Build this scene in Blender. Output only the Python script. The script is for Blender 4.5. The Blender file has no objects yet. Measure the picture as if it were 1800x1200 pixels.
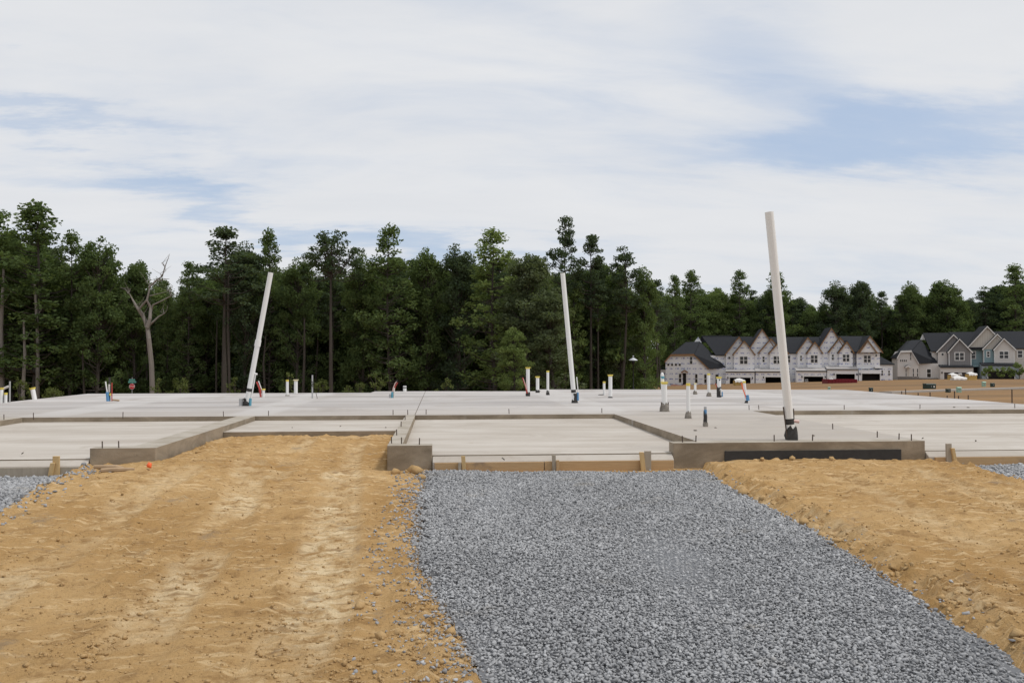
import bpy, math, random
import numpy as np
from mathutils import Vector, Matrix

random.seed(7); RNG = np.random.default_rng(7)
SC = bpy.context.scene
COL = SC.collection

# ------------------------------------------------------------------ camera
CAMZ = 1.5
FPX = 1453.0
YAW = math.atan(125 / FPX)
PIT = math.atan(27 / FPX)
cam_d = bpy.data.cameras.new('camera')
cam_d.sensor_width = 36.0
cam_d.lens = 36.0 * FPX / 1800.0
cam_d.clip_start = 0.1
cam_d.clip_end = 6000
cam = bpy.data.objects.new('camera', cam_d)
COL.objects.link(cam)
cam.location = (0, 0, CAMZ)
cam.rotation_euler = (math.pi / 2 + PIT, 0, -YAW)
SC.camera = cam

# ------------------------------------------------------------------ light
SUN_EL, SUN_AZ = math.radians(60), math.radians(103)      # azimuth clockwise from +Y: from the right, high, through thin cloud
world = bpy.data.worlds.new('World'); SC.world = world
world.use_nodes = True
SC.view_settings.view_transform = 'Standard'
SC.view_settings.look = 'None'
SC.view_settings.exposure = 0.0
SC.view_settings.gamma = 1.0
sun_d = bpy.data.lights.new('sun', 'SUN'); sun_d.energy = 2.0; sun_d.angle = math.radians(11); sun_d.color = (1, .96, .9)
sun = bpy.data.objects.new('sun', sun_d); COL.objects.link(sun)
sd = Vector((math.sin(SUN_AZ) * math.cos(SUN_EL), math.cos(SUN_AZ) * math.cos(SUN_EL), math.sin(SUN_EL)))
sun.rotation_euler = (-sd).to_track_quat('-Z', 'Y').to_euler()
sun.location = (0, 0, 60)

class NT:
    """tiny node-tree helper"""
    def __init__(s, tree): s.t = tree; s.n = tree.nodes; s.l = tree.links
    def new(s, typ, **kw):
        n = s.n.new(typ)
        for k, v in kw.items(): setattr(n, k, v)
        return n
    def put(s, sock, v):
        if isinstance(v, bpy.types.NodeSocket): s.l.new(v, sock)
        elif v is not None:
            if hasattr(sock, 'default_value') and hasattr(sock.default_value, '__len__') and not hasattr(v, '__len__'): v = [v] * len(sock.default_value)
            if hasattr(v, '__len__') and len(v) == 3 and len(sock.default_value) == 4: v = (*v, 1)
            sock.default_value = v
    def math(s, op, a, b=None, c=None, clamp=False):
        n = s.new('ShaderNodeMath', operation=op, use_clamp=clamp)
        for i, v in enumerate((a, b, c)):
            if v is not None: s.put(n.inputs[i], v)
        return n.outputs[0]
    def vmath(s, op, a, b=None):
        n = s.new('ShaderNodeVectorMath', operation=op)
        s.put(n.inputs[0], a)
        if b is not None: s.put(n.inputs[1], b)
        return n.outputs[0]
    def noise(s, vec, scale, detail=4, rough=.55, dist=0):
        n = s.new('ShaderNodeTexNoise'); s.put(n.inputs['Vector'], vec)
        s.put(n.inputs['Scale'], scale); s.put(n.inputs['Detail'], detail); s.put(n.inputs['Roughness'], rough); s.put(n.inputs['Distortion'], dist)
        return n.outputs['Fac']
    def ramp(s, f, stops):
        n = s.new('ShaderNodeValToRGB'); s.put(n.inputs[0], f)
        e = n.color_ramp.elements
        while len(e) < len(stops): e.new(.5)
        for q, (p, c) in zip(e, stops):
            q.position = p; q.color = (*c, 1) if hasattr(c, '__len__') else (c, c, c, 1)
        return n.outputs[0]
    def mix(s, f, a, b, mode='MIX'):
        n = s.new('ShaderNodeMix', data_type='RGBA', blend_type=mode)
        s.put(n.inputs[0], f); s.put(n.inputs[6], a); s.put(n.inputs[7], b)
        return n.outputs[2]
    def smooth(s, v, lo, hi):
        n = s.new('ShaderNodeMapRange', interpolation_type='SMOOTHSTEP')
        s.put(n.inputs[0], v); s.put(n.inputs[1], lo); s.put(n.inputs[2], hi)
        return n.outputs[0]

# ------------------------------------------------------------------ sky: thin high cloud with blue gaps
w = NT(world.node_tree)
w.n.clear()
sky = w.new('ShaderNodeTexSky', sky_type='NISHITA', sun_disc=False)
sky.sun_elevation = SUN_EL; sky.sun_rotation = SUN_AZ
sky.air_density = 1.0; sky.dust_density = 1.2; sky.ozone_density = 1.5
tc = w.new('ShaderNodeTexCoord').outputs['Generated']
sep = w.new('ShaderNodeSeparateXYZ'); w.put(sep.inputs[0], tc)
az = w.math('ARCTAN2', sep.outputs[0], sep.outputs[1])
el = w.math('ARCSINE', sep.outputs[2])
den = w.math('ADD', w.math('MAXIMUM', sep.outputs[2], 0.0), .16)
pu = w.math('DIVIDE', sep.outputs[0], den); pv = w.math('DIVIDE', sep.outputs[1], den)
cmb = w.new('ShaderNodeCombineXYZ'); w.put(cmb.inputs[0], pu); w.put(cmb.inputs[1], pv)
rot = w.new('ShaderNodeMapping'); w.put(rot.inputs[0], cmb.outputs[0])
rot.inputs['Rotation'].default_value = (0, 0, math.radians(-24)); rot.inputs['Scale'].default_value = (.55, 1.25, 1)
rot.inputs['Location'].default_value = (3.1, 1.7, 0)
n1 = w.noise(rot.outputs[0], 1.1, 8, .56, .7)
n2 = w.noise(rot.outputs[0], 4.2, 6, .6, .5)
wob = w.math('MULTIPLY', w.math('SUBTRACT', w.noise(rot.outputs[0], 2.6, 7, .62), .5), .20)
def gap(a0, e0, ra, re, tilt, k):
    """a blue gap in the cloud sheet: soft elliptical area, in azimuth / elevation"""
    da = w.math('SUBTRACT', az, a0); de = w.math('ADD', w.math('SUBTRACT', el, e0), wob)
    c, s_ = math.cos(tilt), math.sin(tilt)
    x = w.math('DIVIDE', w.math('ADD', w.math('MULTIPLY', da, c), w.math('MULTIPLY', de, s_)), ra)
    y = w.math('DIVIDE', w.math('SUBTRACT', w.math('MULTIPLY', de, c), w.math('MULTIPLY', da, s_)), re)
    r2 = w.math('ADD', w.math('MULTIPLY', x, x), w.math('MULTIPLY', y, y))
    return w.math('MULTIPLY', w.math('EXPONENT', w.math('MULTIPLY', r2, -1.0)), k)
gaps = [gap(.50, .238, .22, .036, .02, .42), gap(.38, .34, .13, .05, -.55, .26), gap(-.46, .262, .20, .016, -.13, .30),
        gap(-.26, .165, .22, .024, -.16, .34), gap(.05, .125, .22, .02, -.12, .24), gap(.12, .385, .16, .05, -.3, .16)]
g = gaps[0]
for q in gaps[1:]: g = w.math('ADD', g, q)
cov = w.math('ADD', w.math('MULTIPLY', n1, .9), w.math('MULTIPLY', n2, .36))
cov = w.math('SUBTRACT', w.math('ADD', cov, .19), g)
mask = w.smooth(cov, .28, .90)
cl = w.mix(w.noise(rot.outputs[0], 1.7, 6, .6, .4), (6.9, 7.15, 7.6), (8.35, 8.4, 8.5))
skyc = w.mix(.7, sky.outputs[0], (5.4, 6.5, 8.3))
col = w.mix(mask, skyc, cl)
bg = w.new('ShaderNodeBackground'); w.put(bg.inputs[0], col); bg.inputs[1].default_value = .1
wo = w.new('ShaderNodeOutputWorld'); w.l.new(bg.outputs[0], wo.inputs[0])

# ------------------------------------------------------------------ photo pixel (1800 x 1200) -> place
_f = Vector((math.sin(YAW) * math.cos(PIT), math.cos(YAW) * math.cos(PIT), math.sin(PIT)))
_r = Vector((math.cos(YAW), -math.sin(YAW), 0))
_u = _r.cross(_f)
def ray(px, py): return _f + _r * ((px - 900) / FPX) + _u * (-(py - 600) / FPX)
def on_z(px, py, z):
    d = ray(px, py); t = (z - CAMZ) / d.z
    return Vector((d.x * t, d.y * t, z))
def at_depth(px, py, D):                  # D metres along the optical axis
    return Vector((0, 0, CAMZ)) + ray(px, py) * D
def sstep(a, b, x):
    t = np.clip((x - a) / (b - a), 0, 1); return t * t * (3 - 2 * t)

# ------------------------------------------------------------------ mesh helpers
class MB:
    def __init__(s): s.v = []; s.f = []; s.m = []
    def add(s, vs, fs, mi=0):
        o = len(s.v); s.v += [tuple(p) for p in vs]; s.f += [tuple(i + o for i in q) for q in fs]; s.m += [mi] * len(fs)
    def box(s, x0, x1, y0, y1, z0, z1, mi=0, top=None):
        v = [(x0, y0, z0), (x1, y0, z0), (x1, y1, z0), (x0, y1, z0), (x0, y0, z1), (x1, y0, z1), (x1, y1, z1), (x0, y1, z1)]
        s.add(v, [(3, 2, 1, 0), (0, 1, 5, 4), (1, 2, 6, 5), (2, 3, 7, 6), (3, 0, 4, 7)], mi)
        s.add(v[4:], [(0, 1, 2, 3)], mi if top is None else top)
    def prism(s, poly, z0, z1, mi=0, top=None):          # poly counter-clockwise seen from above
        n = len(poly)
        s.add([(x, y, z0) for x, y in poly] + [(x, y, z1) for x, y in poly],
              [(i, (i + 1) % n, (i + 1) % n + n, i + n) for i in range(n)] + [tuple(range(n - 1, -1, -1))], mi)
        s.add([(x, y, z1) for x, y in poly], [tuple(range(n))], mi if top is None else top)
    def tube(s, pts, rad, n=8, cap=True, mi=0):
        pts = [Vector(p) for p in pts]
        if not hasattr(rad, '__len__'): rad = [rad] * len(pts)
        vs = []; ref = None
        for i, p in enumerate(pts):
            t = (pts[min(i + 1, len(pts) - 1)] - pts[max(i - 1, 0)]).normalized()
            a = t.orthogonal().normalized() if ref is None else (ref - t * ref.dot(t)).normalized()
            ref = a; b = t.cross(a)
            vs += [p + (a * math.cos(2 * math.pi * k / n) + b * math.sin(2 * math.pi * k / n)) * rad[i] for k in range(n)]
        fs = []
        for i in range(len(pts) - 1):
            for k in range(n):
                fs.append((i * n + k, i * n + (k + 1) % n, (i + 1) * n + (k + 1) % n, (i + 1) * n + k))
        if cap: fs += [tuple(range(n - 1, -1, -1)), tuple(range((len(pts) - 1) * n, len(pts) * n))]
        s.add(vs, fs, mi)
    def poly3(s, pts, mi=0): s.add(pts, [tuple(range(len(pts)))], mi)
    def build(s, name, mats, parent=None, smooth=False, bevel=0):
        me = bpy.data.meshes.new(name); me.from_pydata(s.v, [], s.f)
        if not isinstance(mats, (list, tuple)): mats = [mats]
        for m in mats: me.materials.append(m)
        me.polygons.foreach_set('material_index', s.m)
        if smooth: me.polygons.foreach_set('use_smooth', [True] * len(s.f))
        me.update()
        o = bpy.data.objects.new(name, me); COL.objects.link(o)
        if parent: o.parent = parent; o.matrix_parent_inverse = Matrix.Translation(-Vector(parent.location)) if parent.rotation_euler.z == 0 else (Matrix.Translation(parent.location) @ Matrix.Rotation(parent.rotation_euler.z, 4, 'Z')).inverted()
        if bevel:
            b = o.modifiers.new('bevel', 'BEVEL'); b.width = bevel; b.segments = 2; b.limit_method = 'ANGLE'
        return o
def np_mesh(name, V, F, mats, parent=None, tint=None, smooth=False, attr='tint'):
    """V (n,3), F (m,k) numpy arrays; tint: one value per vertex"""
    me = bpy.data.meshes.new(name); k = F.shape[1]
    me.vertices.add(len(V)); me.vertices.foreach_set('co', V.astype(np.float32).ravel())
    me.loops.add(F.size); me.loops.foreach_set('vertex_index', F.astype(np.int32).ravel())
    me.polygons.add(len(F)); me.polygons.foreach_set('loop_start', np.arange(0, F.size, k, dtype=np.int32))
    me.polygons.foreach_set('loop_total', np.full(len(F), k, np.int32))
    if smooth: me.polygons.foreach_set('use_smooth', np.ones(len(F), bool))
    me.update(calc_edges=True)
    if tint is not None:
        a = me.attributes.new(attr, 'FLOAT', 'POINT'); a.data.foreach_set('value', tint.astype(np.float32))
    for m in (mats if isinstance(mats, (list, tuple)) else [mats]): me.materials.append(m)
    o = bpy.data.objects.new(name, me); COL.objects.link(o)
    if parent: o.parent = parent
    return o
def tag(o, label=None, cat=None, group=None, kind=None):
    if label: o['label'] = label
    if cat: o['category'] = cat
    if group: o['group'] = group
    if kind: o['kind'] = kind
    return o
def empty(name, loc, rz=0, label=None, cat=None, group=None):
    o = bpy.data.objects.new(name, None); COL.objects.link(o); o.location = loc; o.rotation_euler = (0, 0, rz); o.empty_display_size = .1
    return tag(o, label, cat, group)

# ------------------------------------------------------------------ materials
def mat(name, fn, rough=.85, bump=None, spec=.3):
    m = bpy.data.materials.new(name); m.use_nodes = True
    t = NT(m.node_tree); bs = m.node_tree.nodes['Principled BSDF']
    bs.inputs['Roughness'].default_value = rough; bs.inputs['Specular IOR Level'].default_value = spec
    P = t.new('ShaderNodeNewGeometry').outputs['Position']
    r = fn(t, P)
    c, h = r if isinstance(r, tuple) and isinstance(r[0], bpy.types.NodeSocket) else (r, None)
    t.put(bs.inputs['Base Color'], c)
    if h is not None:
        b = t.new('ShaderNodeBump'); b.inputs['Distance'].default_value = bump or .01; b.inputs['Strength'].default_value = 1
        t.put(b.inputs['Height'], h); t.l.new(b.outputs[0], bs.inputs['Normal'])
    return m
def plain(name, c, rough=.6, var=.12, scale=9, spec=.3):
    def fn(t, P):
        n = t.noise(P, scale, 5, .6)
        return t.mix(n, [x * (1 - var) for x in c], [min(1, x * (1 + var)) for x in c])
    return mat(name, fn, rough, spec=spec)
def attr(t, name):
    a = t.new('ShaderNodeAttribute'); a.attribute_name = name; return a.outputs['Fac']
def stretch(t, P, sx, sy, sz=1):
    return t.vmath('MULTIPLY', P, (sx, sy, sz))

def f_slab(t, P):
    sp = t.new('ShaderNodeSeparateXYZ'); t.put(sp.inputs[0], P)
    band = t.noise(stretch(t, P, .10, .95), 1.0, 5, .6, .35)
    fine = t.noise(P, 2.1, 8, .65)
    grit = t.noise(stretch(t, P, 3, 9), 2.6, 6, .7)
    c = t.mix(t.smooth(band, .36, .62), (.345, .322, .308), (.50, .475, .458))
    near = t.smooth(sp.outputs[1], 19.5, 14.0)                      # dustier, tan concrete on the porch side
    c = t.mix(t.math('MULTIPLY', near, .65), c, (.385, .338, .282))
    c = t.mix(t.smooth(fine, .52, .75), c, t.mix(.5, c, (.40, .34, .28)))
    for x0, wd in ((-7.35, .42), (-3.6, .40), (3.3, .5), (9.6, .4)):    # paler strips over the thickened footings
        d = t.math('ABSOLUTE', t.math('SUBTRACT', sp.outputs[0], x0))
        k = t.math('MULTIPLY', t.smooth(d, wd + .12, wd - .12), t.math('MULTIPLY', t.smooth(sp.outputs[1], 15, 17), .55))
        c = t.mix(k, c, (.52, .50, .482))
    c = t.mix(t.smooth(grit, .66, .80), c, (.30, .25, .20))
    blot = t.noise(P, .55, 7, .7, .8); c = t.mix(t.math('MULTIPLY', t.smooth(blot, .52, .64), .6), c, (.34, .305, .275))
    return c, grit
M = {}
M['slab'] = mat('slab_concrete', f_slab, .8, .003)
def f_floor(t, P):
    a = t.noise(stretch(t, P, .35, 1.6), 1.3, 6, .6, .4); b = t.noise(P, 6, 7, .65)
    c = t.mix(t.smooth(a, .3, .7), (.40, .355, .305), (.515, .475, .425))
    c = t.mix(t.smooth(b, .58, .8), c, (.40, .34, .28))
    c = t.mix(t.math('MULTIPLY', t.smooth(t.noise(P, .8, 7, .7, 1.2), .52, .66), .5), c, (.37, .325, .275))
    return c, b
M['floor'] = mat('garage_floor_concrete', f_floor, .8, .003)
def f_wall(t, P):
    a = t.noise(stretch(t, P, 1, 1, 2.5), 1.6, 6, .65, .6); b = t.noise(P, 14, 6, .7)
    c = t.mix(t.smooth(a, .3, .72), (.205, .165, .118), (.345, .285, .212))
    c = t.mix(t.smooth(b, .62, .8), c, (.10, .082, .064))
    c = t.mix(t.smooth(t.noise(stretch(t, P, 1, 1, .5), 2.2, 4, .6), .6, .8), c, (.36, .33, .285))
    return c, b
M['wall'] = mat('formed_concrete', f_wall, .9, .006)
def f_top(t, P):
    a = t.noise(P, 2.3, 6, .65); b = t.noise(P, 22, 5, .7)
    c = t.mix(t.smooth(a, .3, .7), (.31, .27, .215), (.43, .39, .335))
    return t.mix(t.smooth(b, .62, .8), c, (.20, .165, .125)), b
M['walltop'] = mat('trowelled_wall_top', f_top, .9, .005)
M['damp'] = plain('black_dampproofing', (.035, .035, .036), .55, .35, 14)
def f_wood(t, P):
    n = t.noise(stretch(t, P, 2.2, 2.2, 22), 2.0, 6, .65, .6); s = t.noise(P, 3.3, 4, .6)
    c = t.mix(n, (.38, .235, .115), (.56, .385, .21))
    return t.mix(t.smooth(s, .55, .75), c, (.27, .19, .125)), n
M['board'] = mat('form_board_wood', f_wood, .85, .003)
M['stake'] = mat('stake_wood', lambda t, P: t.mix(t.noise(stretch(t, P, 20, 20, 2), 2, 5, .6), (.44, .29, .13), (.66, .48, .25)), .85)
M['greywood'] = mat('weathered_wood', lambda t, P: t.mix(t.noise(stretch(t, P, 20, 20, 2), 2, 5, .6), (.27, .23, .18), (.45, .39, .31)), .85)
def f_dirt(t, P):
    big = t.noise(P, .7, 6, .6, .3); mid = t.noise(P, 4.5, 8, .7); fin = t.noise(P, 34, 7, .72); vf = t.noise(P, 95, 4, .7)
    st = t.noise(stretch(t, P, 2.2, 11.0), 1.5, 7, .7, .3)
    c = t.mix(t.smooth(big, .3, .7), (.455, .285, .118), (.62, .43, .215))
    c = t.mix(t.math('MULTIPLY', t.smooth(mid, .50, .66), .8), c, (.34, .212, .095))
    c = t.mix(t.math('MULTIPLY', t.smooth(st, .53, .62), .75), c, (.78, .60, .36))
    tr = attr(t, 'track')
    k = t.math('MULTIPLY', tr, t.smooth(t.math('ADD', mid, t.math('MULTIPLY', st, .7)), .98, .72))
    c = t.mix(k, c, (.86, .73, .50))
    bars = t.math('MULTIPLY', attr(t, 'tread'), t.smooth(mid, .62, .42))
    c = t.mix(t.math('MULTIPLY', bars, .9), c, (.33, .21, .10))
    c = t.mix(t.math('MULTIPLY', t.smooth(fin, .54, .68), .62), c, (.31, .195, .09))
    c = t.mix(t.math('MULTIPLY', t.smooth(vf, .60, .72), .5), c, (.22, .15, .085))
    gy = t.math('MULTIPLY', t.smooth(t.noise(P, 1.9, 8, .75), .57, .70), .6)
    c = t.mix(gy, c, (.30, .255, .20))
    c = t.mix(1.0, c, (.90, .85, .79), 'MULTIPLY')
    return c, t.math('ADD', t.math('ADD', fin, t.math('MULTIPLY', vf, .4)), t.math('MULTIPLY', mid, 1.3))
M['dirt'] = mat('bare_clay_dirt', f_dirt, .95, .022, .1)
def f_field(t, P):
    a = t.noise(stretch(t, P, .03, .16), 1, 6, .65, .5); b = t.noise(stretch(t, P, .35, 1.2), 1, 6, .7)
    c = t.mix(t.smooth(a, .35, .65), (.185, .118, .064), (.285, .172, .082))
    c = t.mix(t.smooth(b, .52, .72), c, (.15, .105, .066))
    return c, b
M['field'] = mat('graded_field_dirt', f_field, .95, .05, .1)
M['clod'] = mat('clay_clod', lambda t, P: (t.mix(t.noise(P, 5, 5, .6), (.36, .225, .10), (.56, .39, .20)), t.noise(P, 45, 5, .7)), .95, .01, .1)
def f_stone(t, P):
    k = t.math('ADD', attr(t, 'tint'), t.math('MULTIPLY', t.math('SUBTRACT', t.noise(P, .9, 5, .6), .5), .9))
    c = t.mix(t.math('MAXIMUM', t.math('MINIMUM', k, 1.0), 0.0), (.20, .203, .21), (.455, .46, .47))
    return t.mix(t.math('MULTIPLY', t.smooth(t.noise(P, 1.6, 6, .65), .58, .74), .35), c, (.40, .345, .26))
M['stone'] = mat('crushed_granite', f_stone, .8)
M['bed'] = plain('gravel_bed_dust', (.15, .155, .165), .95, .4, 60)
M['pvc'] = plain('white_pvc', (.78, .775, .76), .4, .05, 6)
M['pvc_old'] = plain('dusty_pvc', (.62, .59, .55), .5, .08, 6)
M['yellow'] = plain('yellow_cap', (.74, .60, .12), .5)
M['cream'] = plain('cream_cap', (.75, .68, .42), .5)
M['blue'] = plain('blue_sleeve', (.10, .25, .44), .6, .25, 25)
M['teal'] = plain('teal_sleeve', (.11, .32, .42), .6, .25, 25)
M['black'] = plain('black_foam', (.045, .042, .04), .8, .5, 30)
M['grey'] = plain('grey_conduit', (.40, .40, .40), .5)
M['red'] = plain('red_tubing', (.42, .06, .05), .45)
M['pink'] = plain('pink_tubing', (.62, .42, .38), .45)
M['orange'] = plain('orange_plastic', (.80, .14, .04), .5)
M['mortar'] = mat('mortar_lump', lambda t, P: (t.mix(t.noise(P, 12, 5, .6), (.15, .13, .11), (.33, .30, .26)), t.noise(P, 40, 5, .7)), .95, .015)
M['rebar'] = plain('rusty_steel', (.085, .062, .05), .8, .35, 40)
def f_wrap(t, P):
    # white sheathing wrap with rows of small blue print and seams
    sp = t.new('ShaderNodeSeparateXYZ'); t.put(sp.inputs[0], P)
    u = t.math('ADD', t.math('MULTIPLY', sp.outputs[0], math.cos(YAW)), t.math('MULTIPLY', sp.outputs[1], -math.sin(YAW)))
    row = t.math('FRACT', t.math('DIVIDE', sp.outputs[2], 1.05)); cl_ = t.math('FRACT', t.math('DIVIDE', u, 1.15))
    inr = t.math('MULTIPLY', t.math('LESS_THAN', row, .27), t.math('LESS_THAN', cl_, .62))
    ltr = t.smooth(t.noise(stretch(t, P, 9, 9, 5), 1, 3, .6), .45, .55)
    k = t.math('MULTIPLY', t.math('MULTIPLY', inr, ltr), .92)
    v = t.noise(stretch(t, P, .5, .5, .8), 1, 5, .6)
    c = t.mix(v, (.74, .745, .765), (.86, .86, .87))
    c = t.mix(t.smooth(t.noise(stretch(t, P, 1.5, 1.5, 5), 1, 3), .66, .72), c, (.42, .44, .55))
    return t.mix(k, c, (.12, .16, .42))
M['wrap'] = mat('printed_house_wrap', f_wrap, .6)
def f_shingle(t, P):
    n = t.noise(stretch(t, P, 1.6, 1.6, 7), 1.4, 5, .7)
    return t.mix(n, (.012, .0135, .017), (.030, .032, .038))
M['shingle'] = mat('charcoal_shingles', f_shingle, .9)
M['underlay'] = plain('grey_roof_underlay', (.40, .38, .37), .8, .1, 1)
M['osb'] = plain('raw_sheathing_wood', (.30, .17, .085), .85, .2, 3)
M['trim'] = plain('white_trim', (.76, .75, .73), .5, .03, 1)
def siding(name, c, vertical=False):
    def fn(t, P):
        sp = t.new('ShaderNodeSeparateXYZ'); t.put(sp.inputs[0], P)
        q = sp.outputs[0] if vertical else sp.outputs[2]
        s_ = t.math('FRACT', t.math('DIVIDE', q, .4 if vertical else .2))
        return t.mix(t.math('MULTIPLY', t.math('LESS_THAN', s_, .16), .35), c, [x * .55 for x in c])
    return mat(name, fn, .7)
M['beige'] = siding('beige_siding', (.56, .52, .47))
M['cream_s'] = siding('pale_siding', (.64, .61, .58))
M['greys'] = siding('grey_board_siding', (.235, .225, .225), True)
M['teal_s'] = siding('teal_siding', (.235, .335, .36))
M['bluegrey'] = siding('blue_grey_siding', (.33, .38, .42))
M['tanv'] = siding('stone_coloured_board_siding', (.52, .49, .44), True)
M['glass'] = plain('dark_window_glass', (.018, .020, .024), .08, .2, 1, .6)
M['interior'] = plain('opening_shade_black', (.018, .015, .014), .9)  # near-black colour stands in for the shade inside openings
M['door'] = plain('dark_brown_garage_door', (.055, .045, .042), .6)
M['brickbase'] = plain('grey_brick_base', (.20, .18, .165), .9, .3, 4)
M['green_box'] = plain('dark_green_enamel', (.022, .042, .036), .5)
M['pale_green'] = plain('pale_green_plastic', (.30, .47, .38), .5)
M['sign_red'] = plain('sign_red', (.55, .03, .04), .45)
M['sign_green'] = plain('sign_green', (.03, .30, .24), .45)
M['white'] = plain('white_paint', (.78, .78, .77), .5, .03)
M['steel'] = plain('galvanised_steel', (.36, .37, .38), .45)
M['lampblack'] = plain('black_lamp_metal', (.015, .015, .016), .5)
M['lampgrey'] = plain('pale_lamp_hood', (.55, .57, .60), .4)
M['dump'] = plain('red_dumpster_paint', (.17, .012, .02), .6)
M['osb_new'] = plain('yellow_lumber', (.62, .42, .14), .8, .2, 3)
M['tarp'] = plain('white_tarp', (.78, .77, .75), .6, .05, 2)
M['path'] = plain('pale_sidewalk', (.36, .33, .30), .9, .1, 2)
M['rag'] = plain('brown_cardboard', (.38, .27, .17), .9, .3, 12)
def leafmat(name, lo, hi, trans=.3):
    m = bpy.data.materials.new(name); m.use_nodes = True; t = NT(m.node_tree); t.n.clear()
    oi = t.new('ShaderNodeObjectInfo').outputs['Random']
    k = t.math('ADD', t.math('MULTIPLY', attr(t, 'tint'), .75), t.math('MULTIPLY', oi, .25))
    c = t.mix(k, lo, hi)
    d = t.new('ShaderNodeBsdfDiffuse'); t.put(d.inputs[0], c)
    tr = t.new('ShaderNodeBsdfTranslucent'); t.put(tr.inputs[0], t.mix(.5, c, (.16, .22, .03)))
    mx = t.new('ShaderNodeMixShader'); mx.inputs[0].default_value = trans
    t.l.new(d.outputs[0], mx.inputs[1]); t.l.new(tr.outputs[0], mx.inputs[2])
    o = t.new('ShaderNodeOutputMaterial'); t.l.new(mx.outputs[0], o.inputs[0])
    return m
M['leaf'] = leafmat('broad_leaves', (.056, .086, .037), (.175, .235, .09), .42)
M['leaf_light'] = leafmat('light_leaves', (.10, .150, .048), (.27, .34, .125), .42)
M['leaf_pine'] = leafmat('pine_needles', (.040, .060, .038), (.105, .14, .076), .3)
M['leaf_grey'] = leafmat('silvery_leaves', (.075, .098, .05), (.19, .225, .13), .4)
M['shrub'] = leafmat('yellow_green_shrub', (.075, .095, .030), (.17, .20, .075))
M['bark'] = mat('grey_bark', lambda t, P: (t.mix(t.noise(stretch(t, P, 5, 5, 1), 1.2, 5, .6), (.035, .030, .025), (.095, .080, .068)), t.noise(stretch(t, P, 9, 9, 2), 1, 4)), .95, .02)
M['bark_pale'] = mat('pale_bark', lambda t, P: t.mix(t.noise(stretch(t, P, 5, 5, 1), 1.2, 5, .6), (.15, .133, .117), (.30, .272, .243)), .95)

# ------------------------------------------------------------------ ground
ZS = .40                                                   # top of the main slab
YF, YB, YB2, YP = 10.28, 15.25, 16.95, 13.05               # front of the walls, back of the recesses, porch front
_pa = on_z(720, 783, ZS).y
YF = _pa; YB = on_z(900, 728.5, ZS).y; YB2 = on_z(1500, 721, ZS).y; YP = on_z(560, 757.5, .315).y
def terrain(x, y):
    x = np.asarray(x, float); y = np.asarray(y, float)
    t = x / np.maximum(y, 1)
    k = np.interp(t, [.06, .2, .327, .533, .64, 1.0], [.0449, .032, .0262, .0212, .0196, .019])
    return -k * (np.clip(y, 14, 128 + 60 * sstep(.1, .3, t)) - 14) * sstep(14, 24, y) - .12 * sstep(12, 20, y)
def hit(px, py):
    d = ray(px, py); lo = 14.0
    for i in range(4000):
        p = Vector((0, 0, CAMZ)) + d * lo
        if p.z <= float(terrain(p.x, p.y)): return p
        lo *= 1.004
    return p
# wide sheet out to the horizon, denser near by
xs = np.concatenate([np.linspace(-900, -140, 16), np.linspace(-120, 160, 71), np.linspace(180, 900, 16)])
ys = np.concatenate([np.linspace(-200, -10, 6), np.linspace(0, 240, 81), np.linspace(255, 1500, 18)])
GX, GY = np.meshgrid(xs, ys)
GZ = terrain(GX, GY)
inner = (GX > -10.5) & (GX < 14.0) & (GY > 1.0) & (GY < 26)
GZ = np.where(inner, GZ - .45, GZ - .02)
nx, ny = len(xs), len(ys)
idx = np.arange(nx * ny).reshape(ny, nx)
Fq = np.stack([idx[:-1, :-1], idx[:-1, 1:], idx[1:, 1:], idx[1:, :-1]], -1).reshape(-1, 4)
tag(np_mesh('ground', np.stack([GX, GY, GZ], -1).reshape(-1, 3), Fq, M['field'], smooth=True), kind='structure')

def fnoise(shape, cell, beta, seed, lo=0.0, hi=1e9):
    """1/f noise on a grid; wavelengths between lo and hi metres"""
    r = np.random.default_rng(seed); n0, n1_ = shape
    fx = np.fft.fftfreq(n1_, cell); fy = np.fft.fftfreq(n0, cell)
    k = np.sqrt(fx[None] ** 2 + fy[:, None] ** 2); k[0, 0] = 1
    a = k ** (-beta) * ((1 / k) > lo) * ((1 / k) < hi); a[0, 0] = 0
    z = np.fft.ifft2(np.fft.fft2(r.standard_normal(shape)) * a).real
    return z / z.std()
def inpoly(poly, x, y):
    r = np.zeros(x.shape, bool); n = len(poly)
    for i in range(n):
        (x0, y0), (x1, y1) = poly[i], poly[(i + 1) % n]
        c = ((y0 > y) != (y1 > y)) & (x < (x1 - x0) * (y - y0) / (y1 - y0 + 1e-12) + x0)
        r ^= c
    return r
def dist_line(pts, x, y, close=False):
    d = np.full(x.shape, 1e9); n = len(pts)
    for i in range(n if close else n - 1):
        (x0, y0), (x1, y1) = pts[i], pts[(i + 1) % n]
        L = (x1 - x0) ** 2 + (y1 - y0) ** 2
        t = np.clip(((x - x0) * (x1 - x0) + (y - y0) * (y1 - y0)) / max(L, 1e-9), 0, 1)
        d = np.minimum(d, np.hypot(x - x0 - t * (x1 - x0), y - y0 - t * (y1 - y0)))
    return d
def gbase(y): return .09 * sstep(4.5, 10.0, y)
def gp(px, py):                                            # photo pixel -> gravel level
    z = 0.0
    for _ in range(6):
        p = on_z(px, py, z); z = float(gbase(p.y))
    return (p.x, p.y)
GRAVEL = [gp(*q) for q in ((752, 829), (738, 870), (729, 930), (733, 985), (752, 1030), (790, 1085), (806, 1125), (826, 1165), (838, 1200))]
_e = GRAVEL[-1]
GRAVEL += [(_e[0] + .15, 2.6), (2.9, 2.6)]
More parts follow.
